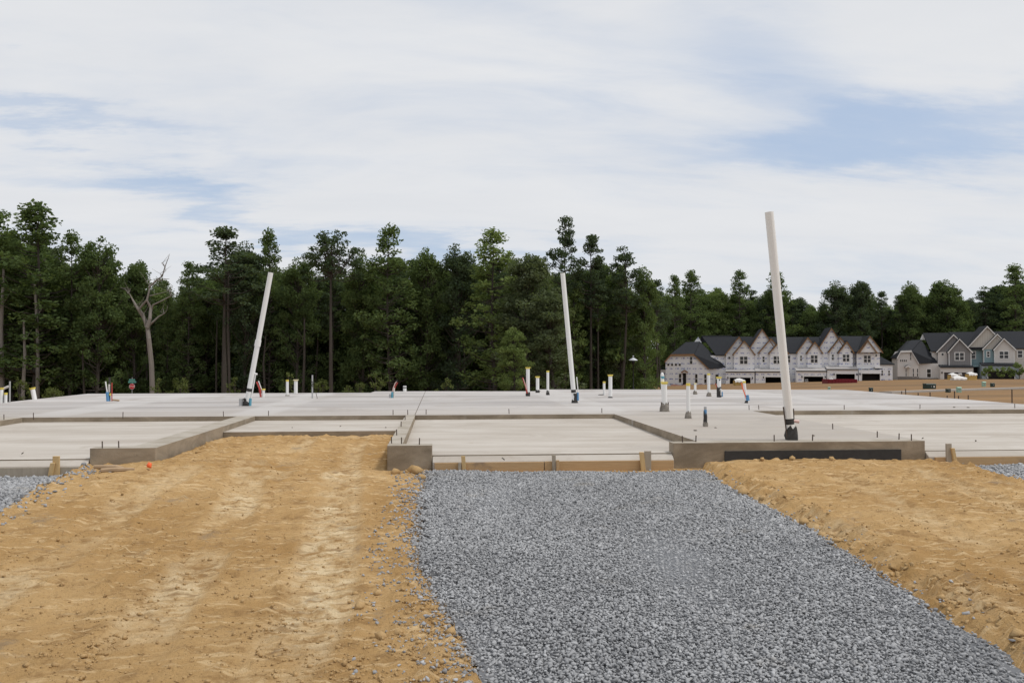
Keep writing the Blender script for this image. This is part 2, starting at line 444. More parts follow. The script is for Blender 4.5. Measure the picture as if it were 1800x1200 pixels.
GRAVEL += [gp(*q) for q in ((1810, 1180), (1770, 1140), (1655, 1075), (1590, 1030), (1500, 975), (1420, 925), (1350, 888), (1290, 858), (1240, 829))]
GRAVEL_L = [gp(*q) for q in ((-260, 828), (150, 828), (128, 842), (70, 868), (0, 903), (-260, 1010))]
GRAVEL_R = [gp(*q) for q in ((1682, 818), (2100, 815), (2100, 925), (1800, 852), (1730, 832))]
CELL = .036
x0p, x1p, y0p, y1p = -10.6, 12.4, 2.0, 13.6
nxp, nyp = int((x1p - x0p) / CELL), int((y1p - y0p) / CELL)
PX, PY = np.meshgrid(x0p + np.arange(nxp) * CELL, y0p + np.arange(nyp) * CELL)
sh = PX.shape
ing = inpoly(GRAVEL, PX, PY) | inpoly(GRAVEL_L, PX, PY) | inpoly(GRAVEL_R, PX, PY)
dg = np.minimum.reduce([dist_line(g_, PX, PY, True) for g_ in (GRAVEL, GRAVEL_L, GRAVEL_R)])
dg = np.where(ing, -dg, dg)
rough_n = fnoise(sh, CELL, 1.5, 3, .07, 1.2)
clod_n = fnoise(sh, CELL, .9, 5, .09, .40)
big_n = fnoise(sh, CELL, 2.0, 9, .8, 6)
right_bank = (PX > 1.6)
bank = np.where(right_bank, .060, .0) * sstep(0, .28, dg) + np.where(right_bank, .026, .012) * np.exp(-((dg - .14) / .12) ** 2) * (1 + .7 * clod_n)
mound = .16 * sstep(6.5, 10.2, PY) * sstep(-5.4, -3.9, PX) * (1 - sstep(-3.2, -.9, PX) * (1 - sstep(10.2, 12.4, PY)))
mound = mound * (1 - .35 * sstep(-3.4, -4.2, PX))
rmound = .012 * sstep(8.0, 10.2, PY) * sstep(2.9, 3.9, PX) * (1 - sstep(6.2, 7.2, PX))
Z = gbase(PY) + bank + mound + rmound + .010 * big_n + .0045 * rough_n + .013 * np.maximum(clod_n - .7, 0) + .004 * fnoise(sh, CELL, .5, 15, .07, .2)
# tyre tracks: centre lines in photo pixels, half width in metres
track = np.zeros(sh); tread = np.zeros(sh)
TR = [([(600, 835), (590, 900), (575, 980), (560, 1060), (520, 1130), (470, 1200)], .20, .9),
      ([(440, 830), (425, 880), (390, 940), (330, 1010), (265, 1090), (200, 1200)], .17, .75),
      ([(330, 845), (250, 880), (170, 930), (60, 1000), (-80, 1090)], .18, .6),
      ([(560, 772), (530, 800), (480, 850)], .12, .5), ([(640, 775), (610, 830)], .10, .5),
      ([(1480, 850), (1560, 890), (1700, 960), (1850, 1040)], .16, .55), ([(1600, 835), (1700, 870), (1850, 925)], .13, .5),
      ([(1340, 880), (1450, 935), (1600, 1010), (1760, 1090)], .14, .5)]
for pts, hw, amp in TR:
    gpts = [gp(*q) for q in pts]
    d = dist_line(gpts, PX, PY)
    along = np.zeros(sh); L = 0
    bd = np.full(sh, 1e9)
    for i in range(len(gpts) - 1):
        (ax, ay), (bx, by) = gpts[i], gpts[i + 1]; ll = math.hypot(bx - ax, by - ay)
        t = np.clip(((PX - ax) * (bx - ax) + (PY - ay) * (by - ay)) / ll ** 2, 0, 1)
        dd = np.hypot(PX - ax - t * (bx - ax), PY - ay - t * (by - ay)); m_ = dd < bd
        along = np.where(m_, L + t * ll, along); bd = np.minimum(bd, dd); L += ll
    prof = sstep(hw + .07, hw - .03, d) if False else (1 - sstep(hw - .04, hw + .07, d))
    wearing = np.clip(.62 + .38 * fnoise(sh, CELL, 1.5, int(hw * 1000) + len(pts), .3, 3), 0, 1)
    Z += prof * (-.012 + .007 * np.sin(along * 2 * math.pi / .135 + .8 * rough_n) * wearing) + .010 * np.exp(-((d - hw - .06) / .05) ** 2)
    track = np.maximum(track, prof * amp * wearing)
    tread = np.maximum(tread, prof * np.clip(wearing * 1.4 - .5, 0, 1) * (np.sin(along * 2 * math.pi / .135 + .8 * rough_n + 2.0) > .45))
Z = np.where(ing, np.minimum(Z, gbase(PY) - .025), Z)
front = (PY > YF - .40) & (((PX > -.1) & (PX < 3.36)) | (PX > 6.36) | (PX < -4.22))
Z = np.where(front, np.minimum(Z, gbase(PY) - .012), Z)
under = (PY > YF + .02) & ~((PX > -3.40) & (PX < -.68))
Z = np.where(under, np.minimum(Z, .06), Z)
edge = (PX < x0p + .1) | (PX > x1p - .1) | (PY < y0p + .1) | (PY > y1p - .1)
Z = np.where(edge, -.6, Z)
idp = np.arange(nxp * nyp).reshape(nyp, nxp)
Fp = np.stack([idp[:-1, :-1], idp[:-1, 1:], idp[1:, 1:], idp[1:, :-1]], -1).reshape(-1, 4)
tag(np_mesh('dirt_ground', np.stack([PX, PY, Z], -1).reshape(-1, 3), Fp, M['dirt'], tint=track.ravel(), attr='track', smooth=True), kind='structure')
_at = bpy.data.objects['dirt_ground'].data.attributes.new('tread', 'FLOAT', 'POINT'); _at.data.foreach_set('value', tread.astype(np.float32).ravel())
def zg(x, y):
    i = int(np.clip((x - x0p) / CELL, 0, nxp - 1)); j = int(np.clip((y - y0p) / CELL, 0, nyp - 1))
    return float(Z[j, i])

def on_dirt(px, py):                                       # photo pixel -> point of the dirt surface
    d = ray(px, py); t = 3.0
    while t < 13.4:
        p = Vector((0, 0, CAMZ)) + d * t
        if p.z <= max(zg(p.x, p.y), float(gbase(p.y)) - .01): break
        t += .01
    if p.y > YF - .07 and not (-3.4 < p.x < -.7): p *= (YF - .07) / p.y
    return (p.x, p.y)

# gravel: a bed with crushed stones lying on it
def gravel_bed(name, poly):
    mb = MB(); cx = sum(p[0] for p in poly) / len(poly)
    ext = [(x, y) for x, y in poly]
    gx, gy = np.meshgrid(np.arange(min(p[0] for p in poly), max(p[0] for p in poly), .1), np.arange(max(2.3, min(p[1] for p in poly)), max(p[1] for p in poly) + .1, .1))
    ok = inpoly(poly, gx, gy) | (dist_line(poly, gx, gy, True) < .06)
    z = gbase(gy) - .012 - .03 * (~inpoly(poly, gx, gy))
    ii = np.arange(gx.size).reshape(gx.shape)
    q = np.stack([ii[:-1, :-1], ii[:-1, 1:], ii[1:, 1:], ii[1:, :-1]], -1).reshape(-1, 4)
    q = q[ok.ravel()[q].all(1)]
    return tag(np_mesh(name, np.stack([gx, gy, z], -1).reshape(-1, 3), q, M['bed'], smooth=True), kind='structure')
ICO_V = []
ph = (1 + 5 ** .5) / 2
for a in (-1, 1):
    for b in (-ph, ph): ICO_V += [(0, a, b), (a, b, 0), (b, 0, a)]
ICO_V = np.array(ICO_V) / math.hypot(1, ph)
from itertools import combinations
ICO_F = np.array([c for c in combinations(range(12), 3) if all(np.linalg.norm(ICO_V[i] - ICO_V[j]) < 1.1 for i, j in combinations(c, 2))])
for i, fc in enumerate(ICO_F):
    a, b, c = ICO_V[fc]
    if np.dot(np.cross(b - a, c - a), a + b + c) < 0: ICO_F[i] = fc[::-1]
CUB_V = np.array([(x, y, z) for x in (-1, 1) for y in (-1, 1) for z in (-1, 1)]) * .68
CUB_F = np.array([(0, 1, 3), (0, 3, 2), (4, 6, 7), (4, 7, 5), (0, 4, 5), (0, 5, 1), (2, 3, 7), (2, 7, 6), (0, 2, 6), (0, 6, 4), (1, 5, 7), (1, 7, 3)])
def stones(name, P, size, base, mat_, seed, flat=.62, jit=.25):
    """one angular stone at each point of P (n,3); size (n,)"""
    BV, BF = base; r = np.random.default_rng(seed); n = len(P); k = len(BV)
    v = BV[None] * (1 + jit * r.standard_normal((n, k, 1)) * .7) + jit * .35 * r.standard_normal((n, k, 3))
    v *= (np.stack([r.uniform(.75, 1.35, n), r.uniform(.7, 1.1, n), r.uniform(.75, 1.25, n) * flat], -1))[:, None]
    ax = r.standard_normal((n, 3)); ax[:, 2] *= 2.8; ax /= np.linalg.norm(ax, axis=1)[:, None]
    th = r.uniform(0, 6.28, n)[:, None, None]; A = ax[:, None]
    v = v * np.cos(th) + np.cross(np.broadcast_to(A, v.shape), v) * np.sin(th) + A * (v * A).sum(-1, keepdims=True) * (1 - np.cos(th))
    v = v * size[:, None, None] + P[:, None]
    f = (BF[None] + (np.arange(n) * k)[:, None, None]).reshape(-1, 3)
    t = np.repeat(np.clip(r.normal(.52, .22, n), 0, 1), k)
    return np_mesh(name, v.reshape(-1, 3), f, mat_, tint=t)
def scatter(poly, step, ymin, ymax, seed, spill=.35, jz=.006):
    r = np.random.default_rng(seed)
    gx, gy = np.meshgrid(np.arange(min(p[0] for p in poly) - spill, max(p[0] for p in poly) + spill, step), np.arange(max(ymin, min(p[1] for p in poly) - spill), min(ymax, max(p[1] for p in poly) + spill), step))
    gx = gx + r.uniform(-.55, .55, gx.shape) * step; gy = gy + r.uniform(-.55, .55, gy.shape) * step
    i_ = inpoly(poly, gx, gy); d = dist_line(poly, gx, gy, True)
    rag = .05 + .05 * np.sin(gx * 9 + gy * 13) * np.sin(gy * 7.3 - gx * 4) + .05 * np.sin(gy * 23 + gx * 3) * np.sin(gx * 17)
    i_ &= (d > rag) | (r.random(gx.shape) < .35) | (gy > YF - .5)
    keep = i_ | ((r.random(gx.shape) < np.where(gx > 1.4, .12, .5) * np.exp(-d / np.where(gx > 1.4, .06, .13))) & (gy < YF - .12))
    keep &= ~((gy > YF - .14))
    x, y, i_ = gx[keep], gy[keep], i_[keep]
    zz = np.where(i_, gbase(y) + r.uniform(-jz, jz * 1.6, x.shape), 0)
    out = np.array([zg(a, b) + .004 if not q else c for a, b, q, c in zip(x, y, i_, zz)])
    und = .010 * np.sin(x * 2.1 + 1.0) * np.sin(y * 1.3) + .010 * np.cos((x - .16 * y) * 4.2)
    return np.stack([x, y, out + und * i_], -1)
for nm, poly in (('gravel_bed', GRAVEL), ('gravel_bed', GRAVEL_L), ('gravel_bed', GRAVEL_R)): gravel_bed(nm, poly)
near_p = scatter(GRAVEL, .0152, 2.8, 6.3, 21); far_p = scatter(GRAVEL, .0180, 6.3, 10.4, 22)
def sized(P, lo, hi, seed):
    r = np.random.default_rng(seed); return np.clip(r.lognormal(math.log((lo + hi) / 2), .36, len(P)), lo * .7, hi * 1.5)
tag(stones('gravel', near_p, sized(near_p, .0060, .0102, 1), (ICO_V, ICO_F), M['stone'], 31, .55, .42), 'grey crushed stone filling the driveway strip', 'gravel', kind='stuff')
tag(stones('gravel', far_p, sized(far_p, .0082, .0125, 2), (CUB_V, CUB_F), M['stone'], 32, .6, .36), 'grey crushed stone in front of the middle garage', 'gravel', kind='stuff')
for poly, sd_, lb in ((GRAVEL_L, 41, 'grey crushed stone before the garage at the left edge'), (GRAVEL_R, 42, 'grey crushed stone before the garage at the right edge')):
    q = scatter(poly, .026, 2.5, 10.4, sd_)
    tag(stones('gravel', q, sized(q, .012, .019, sd_), (CUB_V, CUB_F), M['stone'], sd_), lb, 'gravel', kind='stuff')

# loose clay crumbs and clods
r_ = np.random.default_rng(77); pts = []
_y = 1 / r_.uniform(1 / 13.0, 1 / 3.2, 130000); pts = np.stack([r_.uniform(-.72, .78, 130000) * (_y + .6), _y], -1)
gi = inpoly(GRAVEL, pts[:, 0], pts[:, 1]) | inpoly(GRAVEL_L, pts[:, 0], pts[:, 1]) | inpoly(GRAVEL_R, pts[:, 0], pts[:, 1])
dd = dist_line(GRAVEL, pts[:, 0], pts[:, 1], True)
blk = (pts[:, 1] > YF - .06) & ~((pts[:, 0] > -3.35) & (pts[:, 0] < -.72))
cl_n = np.sin(pts[:, 0] * 5.1 + 2 * np.sin(pts[:, 1] * 3.3)) * np.sin(pts[:, 1] * 4.7 + pts[:, 0] * 2) * .5 + .5
pr = (.25 + .9 * cl_n ** 2) * np.where(pts[:, 0] > 1.5, .30 + .82 * np.exp(-((dd - .12) / .14) ** 2), .34 + .5 * np.exp(-(dd / .35) ** 2))
kp = ~gi & ~blk & (r_.random(len(pts)) < pr)
pts = pts[kp]; dd = dd[kp]
sz = np.clip(r_.lognormal(math.log(.0042), .55, len(pts)), .0018, .017) * np.where((pts[:, 0] > 1.5) & (dd < .3), 1.5, 1)
tag(stones('dirt_crumbs', np.array([(x, y, zg(x, y) + s_ * .3) for (x, y), s_ in zip(pts, sz)]), sz, (CUB_V, CUB_F), M['clod'], 51, .7),
    'loose clay crumbs scattered over the bare dirt', 'dirt', kind='stuff')

# ------------------------------------------------------------------ foundation
fnd = empty('building_foundation', (1.5, YF, 0), label='raised concrete house foundation with sunken garage bays and low kerb walls', cat='foundation')
XL = on_z(152, 692, ZS).x; XR = on_z(1490, 685, ZS).x
def fy(px, py): return on_z(px, py, ZS).y
far = [(XR, fy(1480, 684.6)), (3.25, fy(1200, 683.3)), (3.2, fy(940, 687.4)), (-2.1, fy(700, 687.4)), (-2.15, fy(480, 690.6)), (XL, fy(200, 691.6))]
def slab(poly, nm='slab'):
    mb = MB(); mb.prism(poly, -.5, ZS, 1, 0); return mb.build(nm, [M['slab'], M['wall']], fnd, bevel=.012)
JX = -.49
yj = far[3][1]
# left half and right half, a sawn joint between them
slab([(XL, YB), (-7.55, YB), (-3.43, YB), (JX - .006, YB), (JX - .006, yj), (-2.1, yj), (-2.15, far[4][1]), (XL, far[5][1])])
slab([(JX + .006, YB), (3.33, YB), (3.33, YF + .30), (6.32, YF + .30), (6.32, YB2), (XR, YB2), (XR, far[0][1]), (3.25, far[1][1]), (3.2, far[2][1]), (JX + .006, yj)])
def wallpart(boxes, nm='kerb_wall', z1=ZS + .002):
    mb = MB()
    for b in boxes: mb.box(*b, -.4, z1, 0, 1)
    return mb.build(nm, [M['wall'], M['walltop']], fnd, bevel=.014)
def wallpoly(poly, nm='kerb_wall', z1=ZS + .002):
    mb = MB(); mb.prism(poly, -.4, z1, 0, 1); return mb.build(nm, [M['wall'], M['walltop']], fnd, bevel=.014)
wallpoly([(-4.2, YF), (-3.43, YF), (-3.43, YB - .003), (-3.76, YB - .003), (-3.76, YF + .2), (-4.2, YF + .2)])
wallpoly([(-.66, YF), (-.106, YF), (-.106, YF + .2), (-.48, YF + .2), (-.48, YB - .003), (-.66, YB - .003)])
wallpoly([(2.95, YF), (6.32, YF), (6.32, YF + .297), (3.327, YF + .297), (3.327, YF + .2), (2.95, YF + .2)], 'front_wall')
wallpart([(XL, -7.55, YF, YB - .003)])
def floor(x0, x1, yb, zb, zf, yf, nm='garage_floor'):
    mb = MB()
    v = [(x0, yf, -.4), (x1, yf, -.4), (x1, yb, -.4), (x0, yb, -.4), (x0, yf, zf), (x1, yf, zf), (x1, yb, zb), (x0, yb, zb)]
    mb.add(v, [(3, 2, 1, 0), (0, 1, 5, 4), (1, 2, 6, 5), (2, 3, 7, 6), (3, 0, 4, 7)], 1); mb.add(v[4:], [(0, 1, 2, 3)], 0)
    return mb.build(nm, [M['floor'], M['wall']], fnd, bevel=.008)
floor(-7.548, -3.762, YB - .002, .315, .275, YF + .04)
floor(-.478, 3.328, YB - .002, .315, .275, YF + .04)
floor(6.322, XR - .45, YB2 - .002, .315, .270, YF + .04)
wallpart([(XR - .45, XR, YF, YB2 - .003)])
floor(-3.428, -.662, YB - .004, .318, .312, YP, 'porch_slab')
for x0, x1 in ((-7.5, -4.21), (-.10, 2.945), (6.33, XR - .46)):      # lower apron lip under each garage door
    mb = MB(); y0_, y1_ = YF - .060, YF + .030; mb.add([(x0, y0_, -.3), (x1, y0_, -.3), (x1, y1_, -.3), (x0, y1_, -.3), (x0, y0_, .200), (x1, y0_, .200), (x1, y1_, .264), (x0, y1_, .264)], [(3, 2, 1, 0), (0, 1, 5, 4), (1, 2, 6, 5), (2, 3, 7, 6), (3, 0, 4, 7), (4, 5, 6, 7)]); mb.build('apron_lip', [M['floor'], M['wall']], fnd, bevel=.006)
a, b = on_z(1272, 790, ZS - .1), on_z(1584, 790, ZS - .1)
mb = MB(); mb.box(3.62, 5.98, YF - .022, YF - .001, .02, ZS - .105); mb.build('dampproofing_strip', M['damp'], fnd, bevel=.004)

# anchor bolts standing in the concrete
def bolt(px, py, h=.10, z=ZS):
    p = on_z(px, py, z); mb = MB()
    mb.tube([(p.x, p.y, z - .03), (p.x + random.uniform(-.006, .006), p.y, z + h)], .0075, 6)
    mb.build('anchor_bolt', M['rebar'], fnd)
for q in ((7, 737.5), (59, 734.5), (216, 733), (393, 731.5), (472, 730.6), (691, 729), (717, 728.8), (749, 728), (895, 727), (1058, 725.6), (1317, 720), (1334, 719.5),
          (1484, 719.5), (1617, 718.3), (1784, 717)): bolt(*q, .095)
for q in ((1464, 754), (1542, 768.5), (1580, 772.5), (1602, 774), (1361, 775.5), (1428, 774.8), (1200, 777.2), (1223, 776.5),
          (180, 787.5), (209, 787), (688.5, 779), (706, 780), (737, 781.5), (697.5, 765), (705, 750), (712, 738)): bolt(*q, .085)

# ------------------------------------------------------------------ formwork
def board(x0, x1, z0, z1, label, y=YF - .064, m='board'):
    mb = MB(); n = 6
    xs_ = np.linspace(x0, x1, n)
    for i in range(n - 1): pass
    mb.box(x0, x1, y - .038, y, z0, z1)
    return tag(mb.build('form_board', M[m], bevel=.004), label, 'board', 'form boards along the garage fronts')
board(-7.4, -4.24, -.05, .192, 'weathered form board across the garage at the left edge', m='greywood')
board(-.075, 1.28, -.05, .194, 'orange-brown form board beside the small square pier')
board(1.29, 2.55, -.05, .197, 'longer form board in the middle of the centre garage front')
board(2.56, 2.93, -.05, .193, 'short orange form board end against the long front wall')
board(6.40, XR - .5, -.05, .195, 'pale form board across the garage at the right edge')
def stake(px, py0, py1, wpx, label, lean=0, m='stake', y=YF - .103, th=.03):
    D = y; p = on_z(px, py0, .09)
    s_ = y / ray(px, py0).y; b = Vector((0, 0, CAMZ)) + ray(px, py0) * s_; t = Vector((0, 0, CAMZ)) + ray(px + lean, py1) * (y / ray(px + lean, py1).y)
    wm = wpx / FPX * y * .5
    mb = MB(); z0 = min(b.z, .05) - .15
    v = [(b.x - wm, y - th, z0), (b.x + wm, y - th, z0), (b.x + wm, y, z0), (b.x - wm, y, z0), (t.x - wm, y - th, t.z), (t.x + wm, y - th, t.z), (t.x + wm, y, t.z), (t.x - wm, y, t.z)]
    mb.add(v, [(3, 2, 1, 0), (0, 1, 5, 4), (1, 2, 6, 5), (2, 3, 7, 6), (3, 0, 4, 7), (4, 5, 6, 7)])
    return tag(mb.build('wooden_stake', M[m], bevel=.003), label, 'stake', 'stakes holding the form boards')
stake(100, 834, 801, 10.5, 'upright yellow wooden stake on the weathered left board')
stake(84, 834, 813, 7, 'slanting brace beside the upright stake on the left board', 10, y=YF - .136)
stake(818, 830, 801, 7, 'thin leaning wooden stake nearest the small square pier', -4)
stake(808, 830, 812, 5, 'short dark peg left of the leaning stake near the square pier', 0, 'greywood', y=YF - .134)
stake(975, 827, 799, 6.5, 'weathered grey stake midway along the centre garage board', -2, 'greywood')
stake(980, 827, 808, 5, 'short peg touching the weathered grey stake', 0, 'board', y=YF - .134)
stake(1138, 826, 792, 12, 'wide upright grey-brown stake near the long front wall', 0, 'greywood')
stake(1133, 826, 794, 8, 'yellow brace leaning on the wide stake near the front wall', -6, y=YF - .136)
stake(1667, 820, 779, 10, 'tall upright grey stake on the pale right board', -1, 'greywood')
stake(1684, 821, 787, 6.5, 'yellow brace leaning against the tall right stake', -11, y=YF - .136)

# ------------------------------------------------------------------ pipes in the slab
def P0(px, py): return on_z(px, py, ZS)
def lean_pipe(px, py, tx, ty, label, coupling=None, dia=.112, L=3.05):
    b = P0(px, py); D = b.dot(_f) - CAMZ * _f.z
    D = (b - Vector((0, 0, CAMZ))).dot(_f)
    t = at_depth(tx, ty, D); d = (t - b)
    e = empty('vent_pipe', b, label=label, cat='pipe', group='tall leaning pipes')
    n = d.normalized()
    mb = MB(); mb.tube([b - n * .05, t], dia / 2, 16); mb.build('pipe', M['pvc'], e, smooth=False)
    if coupling: mb = MB(); c = b + d * coupling; mb.tube([c - n * .07, c + n * .07], dia / 2 + .011, 16); mb.build('coupling', M['pvc'], e)
    return e, b, n, d
def part_tube(e, name, pts, r_, m, n=10): mb = MB(); mb.tube(pts, r_, n); return mb.build(name, M[m], e)
def lump(e, name, c, rx, h, m, seed, top=.5):
    """rough lump of mortar or torn foam round a pipe base"""
    r = random.Random(seed); mb = MB(); n = 12; rings = [(0, 1.0), (.35, .95), (.7, .8), (1, top)]
    vs = []
    for z, k in rings:
        for i in range(n):
            a_ = 2 * math.pi * i / n; q = rx * k * r.uniform(.82, 1.15)
            vs.append((c[0] + q * math.cos(a_), c[1] + q * math.sin(a_), c[2] + h * z * (1 if z < 1 else r.uniform(.75, 1.2))))
    fs = [(j * n + i, j * n + (i + 1) % n, (j + 1) * n + (i + 1) % n, (j + 1) * n + i) for j in range(3) for i in range(n)] + [tuple(range(3 * n, 4 * n))]
    mb.add(vs, fs); return mb.build(name, M[m], e)
e, b, n, d = lean_pipe(433, 713, 476, 479, 'tall white pipe leaning right, left of the three, with a coupling halfway', .47)
lump(e, 'foam_sleeve', b, .085, .16, 'black', 1, .8)
part_tube(e, 'blue_sleeve', [b + Vector((.085, -.02, -.02)), b + Vector((.095, -.02, .17))], .03, 'teal')
part_tube(e, 'clear_sleeve', [b + Vector((-.115, 0, -.02)), b + Vector((-.115, 0, .16))], .045, 'grey')
part_tube(e, 'tape_band', [b + n * .33, b + n * .40], .0585, 'black', 16)
part_tube(e, 'side_tube', [b + Vector((.10, -.02, .1)), b + n * .75 + Vector((.075, 0, 0))], .014, 'pvc')
part_tube(e, 'bracket', [b + n * .74 + Vector((.05, 0, 0)), b + n * .74 + Vector((.11, 0, -.02))], .02, 'pvc')
e, b, n, d = lean_pipe(1010, 708, 989, 480, 'tall white pipe leaning slightly left, middle of the three')
lump(e, 'foam_sleeve', b, .075, .20, 'black', 2, .95)
part_tube(e, 'tape_band', [b + n * .25, b + n * .32], .0585, 'black', 16)
part_tube(e, 'blue_sleeve', [b + Vector((.075, -.02, .06)), b + Vector((.07, -.02, .25))], .03, 'blue')
part_tube(e, 'side_tube', [b + Vector((.09, -.02, .2)), b + Vector((.05, 0, .62))], .012, 'pvc')
e, b, n, d = lean_pipe(1391, 773, 1352, 373, 'tallest white pipe leaning left above the front wall with black bands', None)
lump(e, 'foam_sleeve', b, .088, .165, 'black', 3, .72)
part_tube(e, 'tape_band', [b + n * .21, b + n * .285], .0585, 'black', 16)
part_tube(e, 'rebar', [b + Vector((-.07, -.04, 0)), b + Vector((-.115, -.02, .44))], .009, 'rebar', 6)
part_tube(e, 'strap', [b + n * .27 + Vector((.05, -.03, 0)), b + n * .42 + Vector((.06, -.03, 0))], .007, 'rebar', 6)
part_tube(e, 'pipe_stub', [b + n * .25 + Vector((.06, .1, 0)), b + n * .25 + Vector((.17, .1, -.015))], [.016, .024], 'pink')

def stub(px, py, top, wpx, label, cap='yellow', flare=1.0, lean=0, base=None, bh=.07, band=None, m='pvc', extra=None):
    b = P0(px, py); D = (b - Vector((0, 0, CAMZ))).dot(_f)
    t = at_depth(px + lean, top, D); t.y = b.y; rr = wpx / FPX * D / 2
    e = empty('pipe_stub', b, label=label, cat='pipe', group='short pipe stubs in the slab')
    n = (t - b).normalized()
    part_tube(e, 'pipe', [b - n * .04, t], rr, m, 12)
    if cap:
        part_tube(e, 'cap', [t - n * .035, t - n * .012, t + n * .012], [rr * 1.06, rr * (1.1 + .35 * (flare - 1)), rr * (1.1 + .6 * (flare - 1))], cap, 12)
    if base: lump(e, 'base_lump', b, rr * (1.35 if base == 'black' else 1.8), bh, base, int(px), .85 if base == 'black' else .5)
    if band: part_tube(e, 'tape_band', [b.lerp(t, band[0]), b.lerp(t, band[1])], rr * 1.04, band[2], 12)
    return e, b, t, n
stub(2, 708, 682, 6.5, 'capped stub at the very left edge of the slab', flare=1.6)
stub(10, 708, 691, 5, 'shortest stub at the left slab edge, beside the edge stub')
e, b, t, n = stub(17, 707, 670, 2.6, 'thin grey conduit at the left slab edge with a short slanted arm', None, m='grey')
part_tube(e, 'slanted_arm', [t + Vector((-.02, 0, -.12)), t + Vector((-.17, 0, -.19))], .03, 'pvc_old')
stub(61, 702, 682, 7.5, 'fat tilted stub alone near the left slab corner', flare=1.5, lean=-4)
stub(505, 695.5, 668, 4.6, 'slim yellow-capped stub right of the left leaning pipe', base='mortar', bh=.03)
stub(520, 691.5, 667.5, 6.2, 'stub with a wide tan cap beside the slim yellow one', 'cream', 1.9)
e, b, t, n = stub(549, 700, 659, 2.6, 'thin grey conduit with a black cord, standing alone', None, m='grey')
part_tube(e, 'cord', [t.lerp(b, .28) + Vector((-.03, -.03, 0)), t.lerp(b, .35) + Vector((.05, -.03, .02)), t.lerp(b, .45) + Vector((-.02, -.03, 0)), t.lerp(b, .5) + Vector((.04, -.03, 0))], .014, 'black', 6)
part_tube(e, 'prop', [b + Vector((.13, 0, 0)), b + Vector((.09, 0, .16))], .008, 'rebar', 6)
stub(711.5, 688.2, 678, 6, 'small white stub with black band at the back edge', None, band=(.62, .80, 'black'))
e, b, t, n = stub(928, 696, 646, 6.4, 'tall capped stub with red tubing leaning beside it', flare=1.7, base='black', bh=.12)
part_tube(e, 'tubing', [b + Vector((-.03, -.05, .08)), b + Vector((-.07, -.05, .28)), b + Vector((-.155, -.05, .52))], .018, 'red', 8)
part_tube(e, 'tubing', [b + Vector((-.045, -.07, .2)), b + Vector((-.135, -.07, .49))], .009, 'pink', 8)
stub(945, 690, 662, 5.8, 'shorter flared stub between two taller capped stubs', flare=1.8, base='black', bh=.09)
stub(963, 694, 652, 4.6, 'slim tall stub just left of the middle leaning pipe', base='black', bh=.12)
e, b, t, n = stub(1062, 694, 671, 4.3, 'small yellow-topped stub with a dark rag at its foot')
lump(e, 'rag', b + Vector((-.10, -.03, 0)), .09, .02, 'black', 5)
stub(1073, 699, 659, 6.6, 'flared yellow-capped stub right of the middle leaning pipe', flare=1.7, base='black', bh=.03)
e, b, t, n = stub(1168, 723, 672, 9.4, 'thick pipe cluster with yellow ring and a mortar-caked foot', flare=1.5, base='mortar', bh=.18)
part_tube(e, 'inner_pipe', [t + Vector((-.02, .03, -.2)), t + Vector((-.035, .03, .13))], .036, 'pvc', 12)
part_tube(e, 'tape_band', [t + Vector((-.030, .03, .075)), t + Vector((-.033, .03, .125))], .038, 'teal', 12)
part_tube(e, 'bottle_top', [t + Vector((-.034, .03, .13)), t + Vector((-.035, .03, .17)), t + Vector((-.035, .03, .20))], [.036, .03, .014], 'white', 12)
for s_ in (-1, 1): part_tube(e, 'rebar', [b + Vector((s_ * .075, -.03, 0)), b + Vector((s_ * .07, -.03, .19))], .010, 'rebar', 6)
stub(1210, 735, 674.5, 6.8, 'tall plain stub with yellow top and a cone of mortar', base='mortar', bh=.13)
stub(1222, 693, 673.5, 4.2, 'small stub in front of the wrapped wall with mortar foot', 'cream', base='mortar', bh=.12)
stub(1246, 696.5, 657, 5, 'slim yellow-capped stub with a rounded grey foot', base='mortar', bh=.12)
e, b, t, n = stub(1264, 698, 663, 7, 'flared stub with black-wrapped lower half', flare=1.8, base='black', bh=.27)
part_tube(e, 'inlet', [t.lerp(b, .12) + Vector((0, -.06, 0)), t.lerp(b, .13) + Vector((0, -.03, 0))], .02, 'black', 8)
part_tube(e, 'side_tube', [b + Vector((.03, -.08, .05)), b + Vector((.025, -.08, .24))], .012, 'pvc', 8)
part_tube(e, 'blue_sleeve', [b + Vector((.07, -.05, .02)), b + Vector((.07, -.05, .15))], .02, 'blue', 8)
part_tube(e, 'tubing', [b + Vector((-.05, 0, .25)), b + Vector((-.10, 0, .38))], .012, 'red', 8)
e, b, t, n = stub(1312, 708, 670.5, 5, 'leaning stub with orange tube and blue sleeve at its foot', lean=-4, base='black', bh=.10)
part_tube(e, 'blue_sleeve', [b + Vector((.02, -.05, .06)), b + Vector((.0, -.05, .19))], .04, 'blue', 10)
part_tube(e, 'tubing', [b + Vector((-.02, -.05, .12)), b + Vector((-.09, -.05, .30)), b + Vector((-.14, -.05, .48))], .012, 'orange', 8)
e, b, t, n = stub(1240, 749.5, 714.5, 5, 'stub wrapped in blue tape standing nearest the front wall', None, m='grey', base='mortar', bh=.10, band=(.55, .85, 'blue'))
lump(e, 'torn_foam', b, .034, .21, 'black', 77, .8)
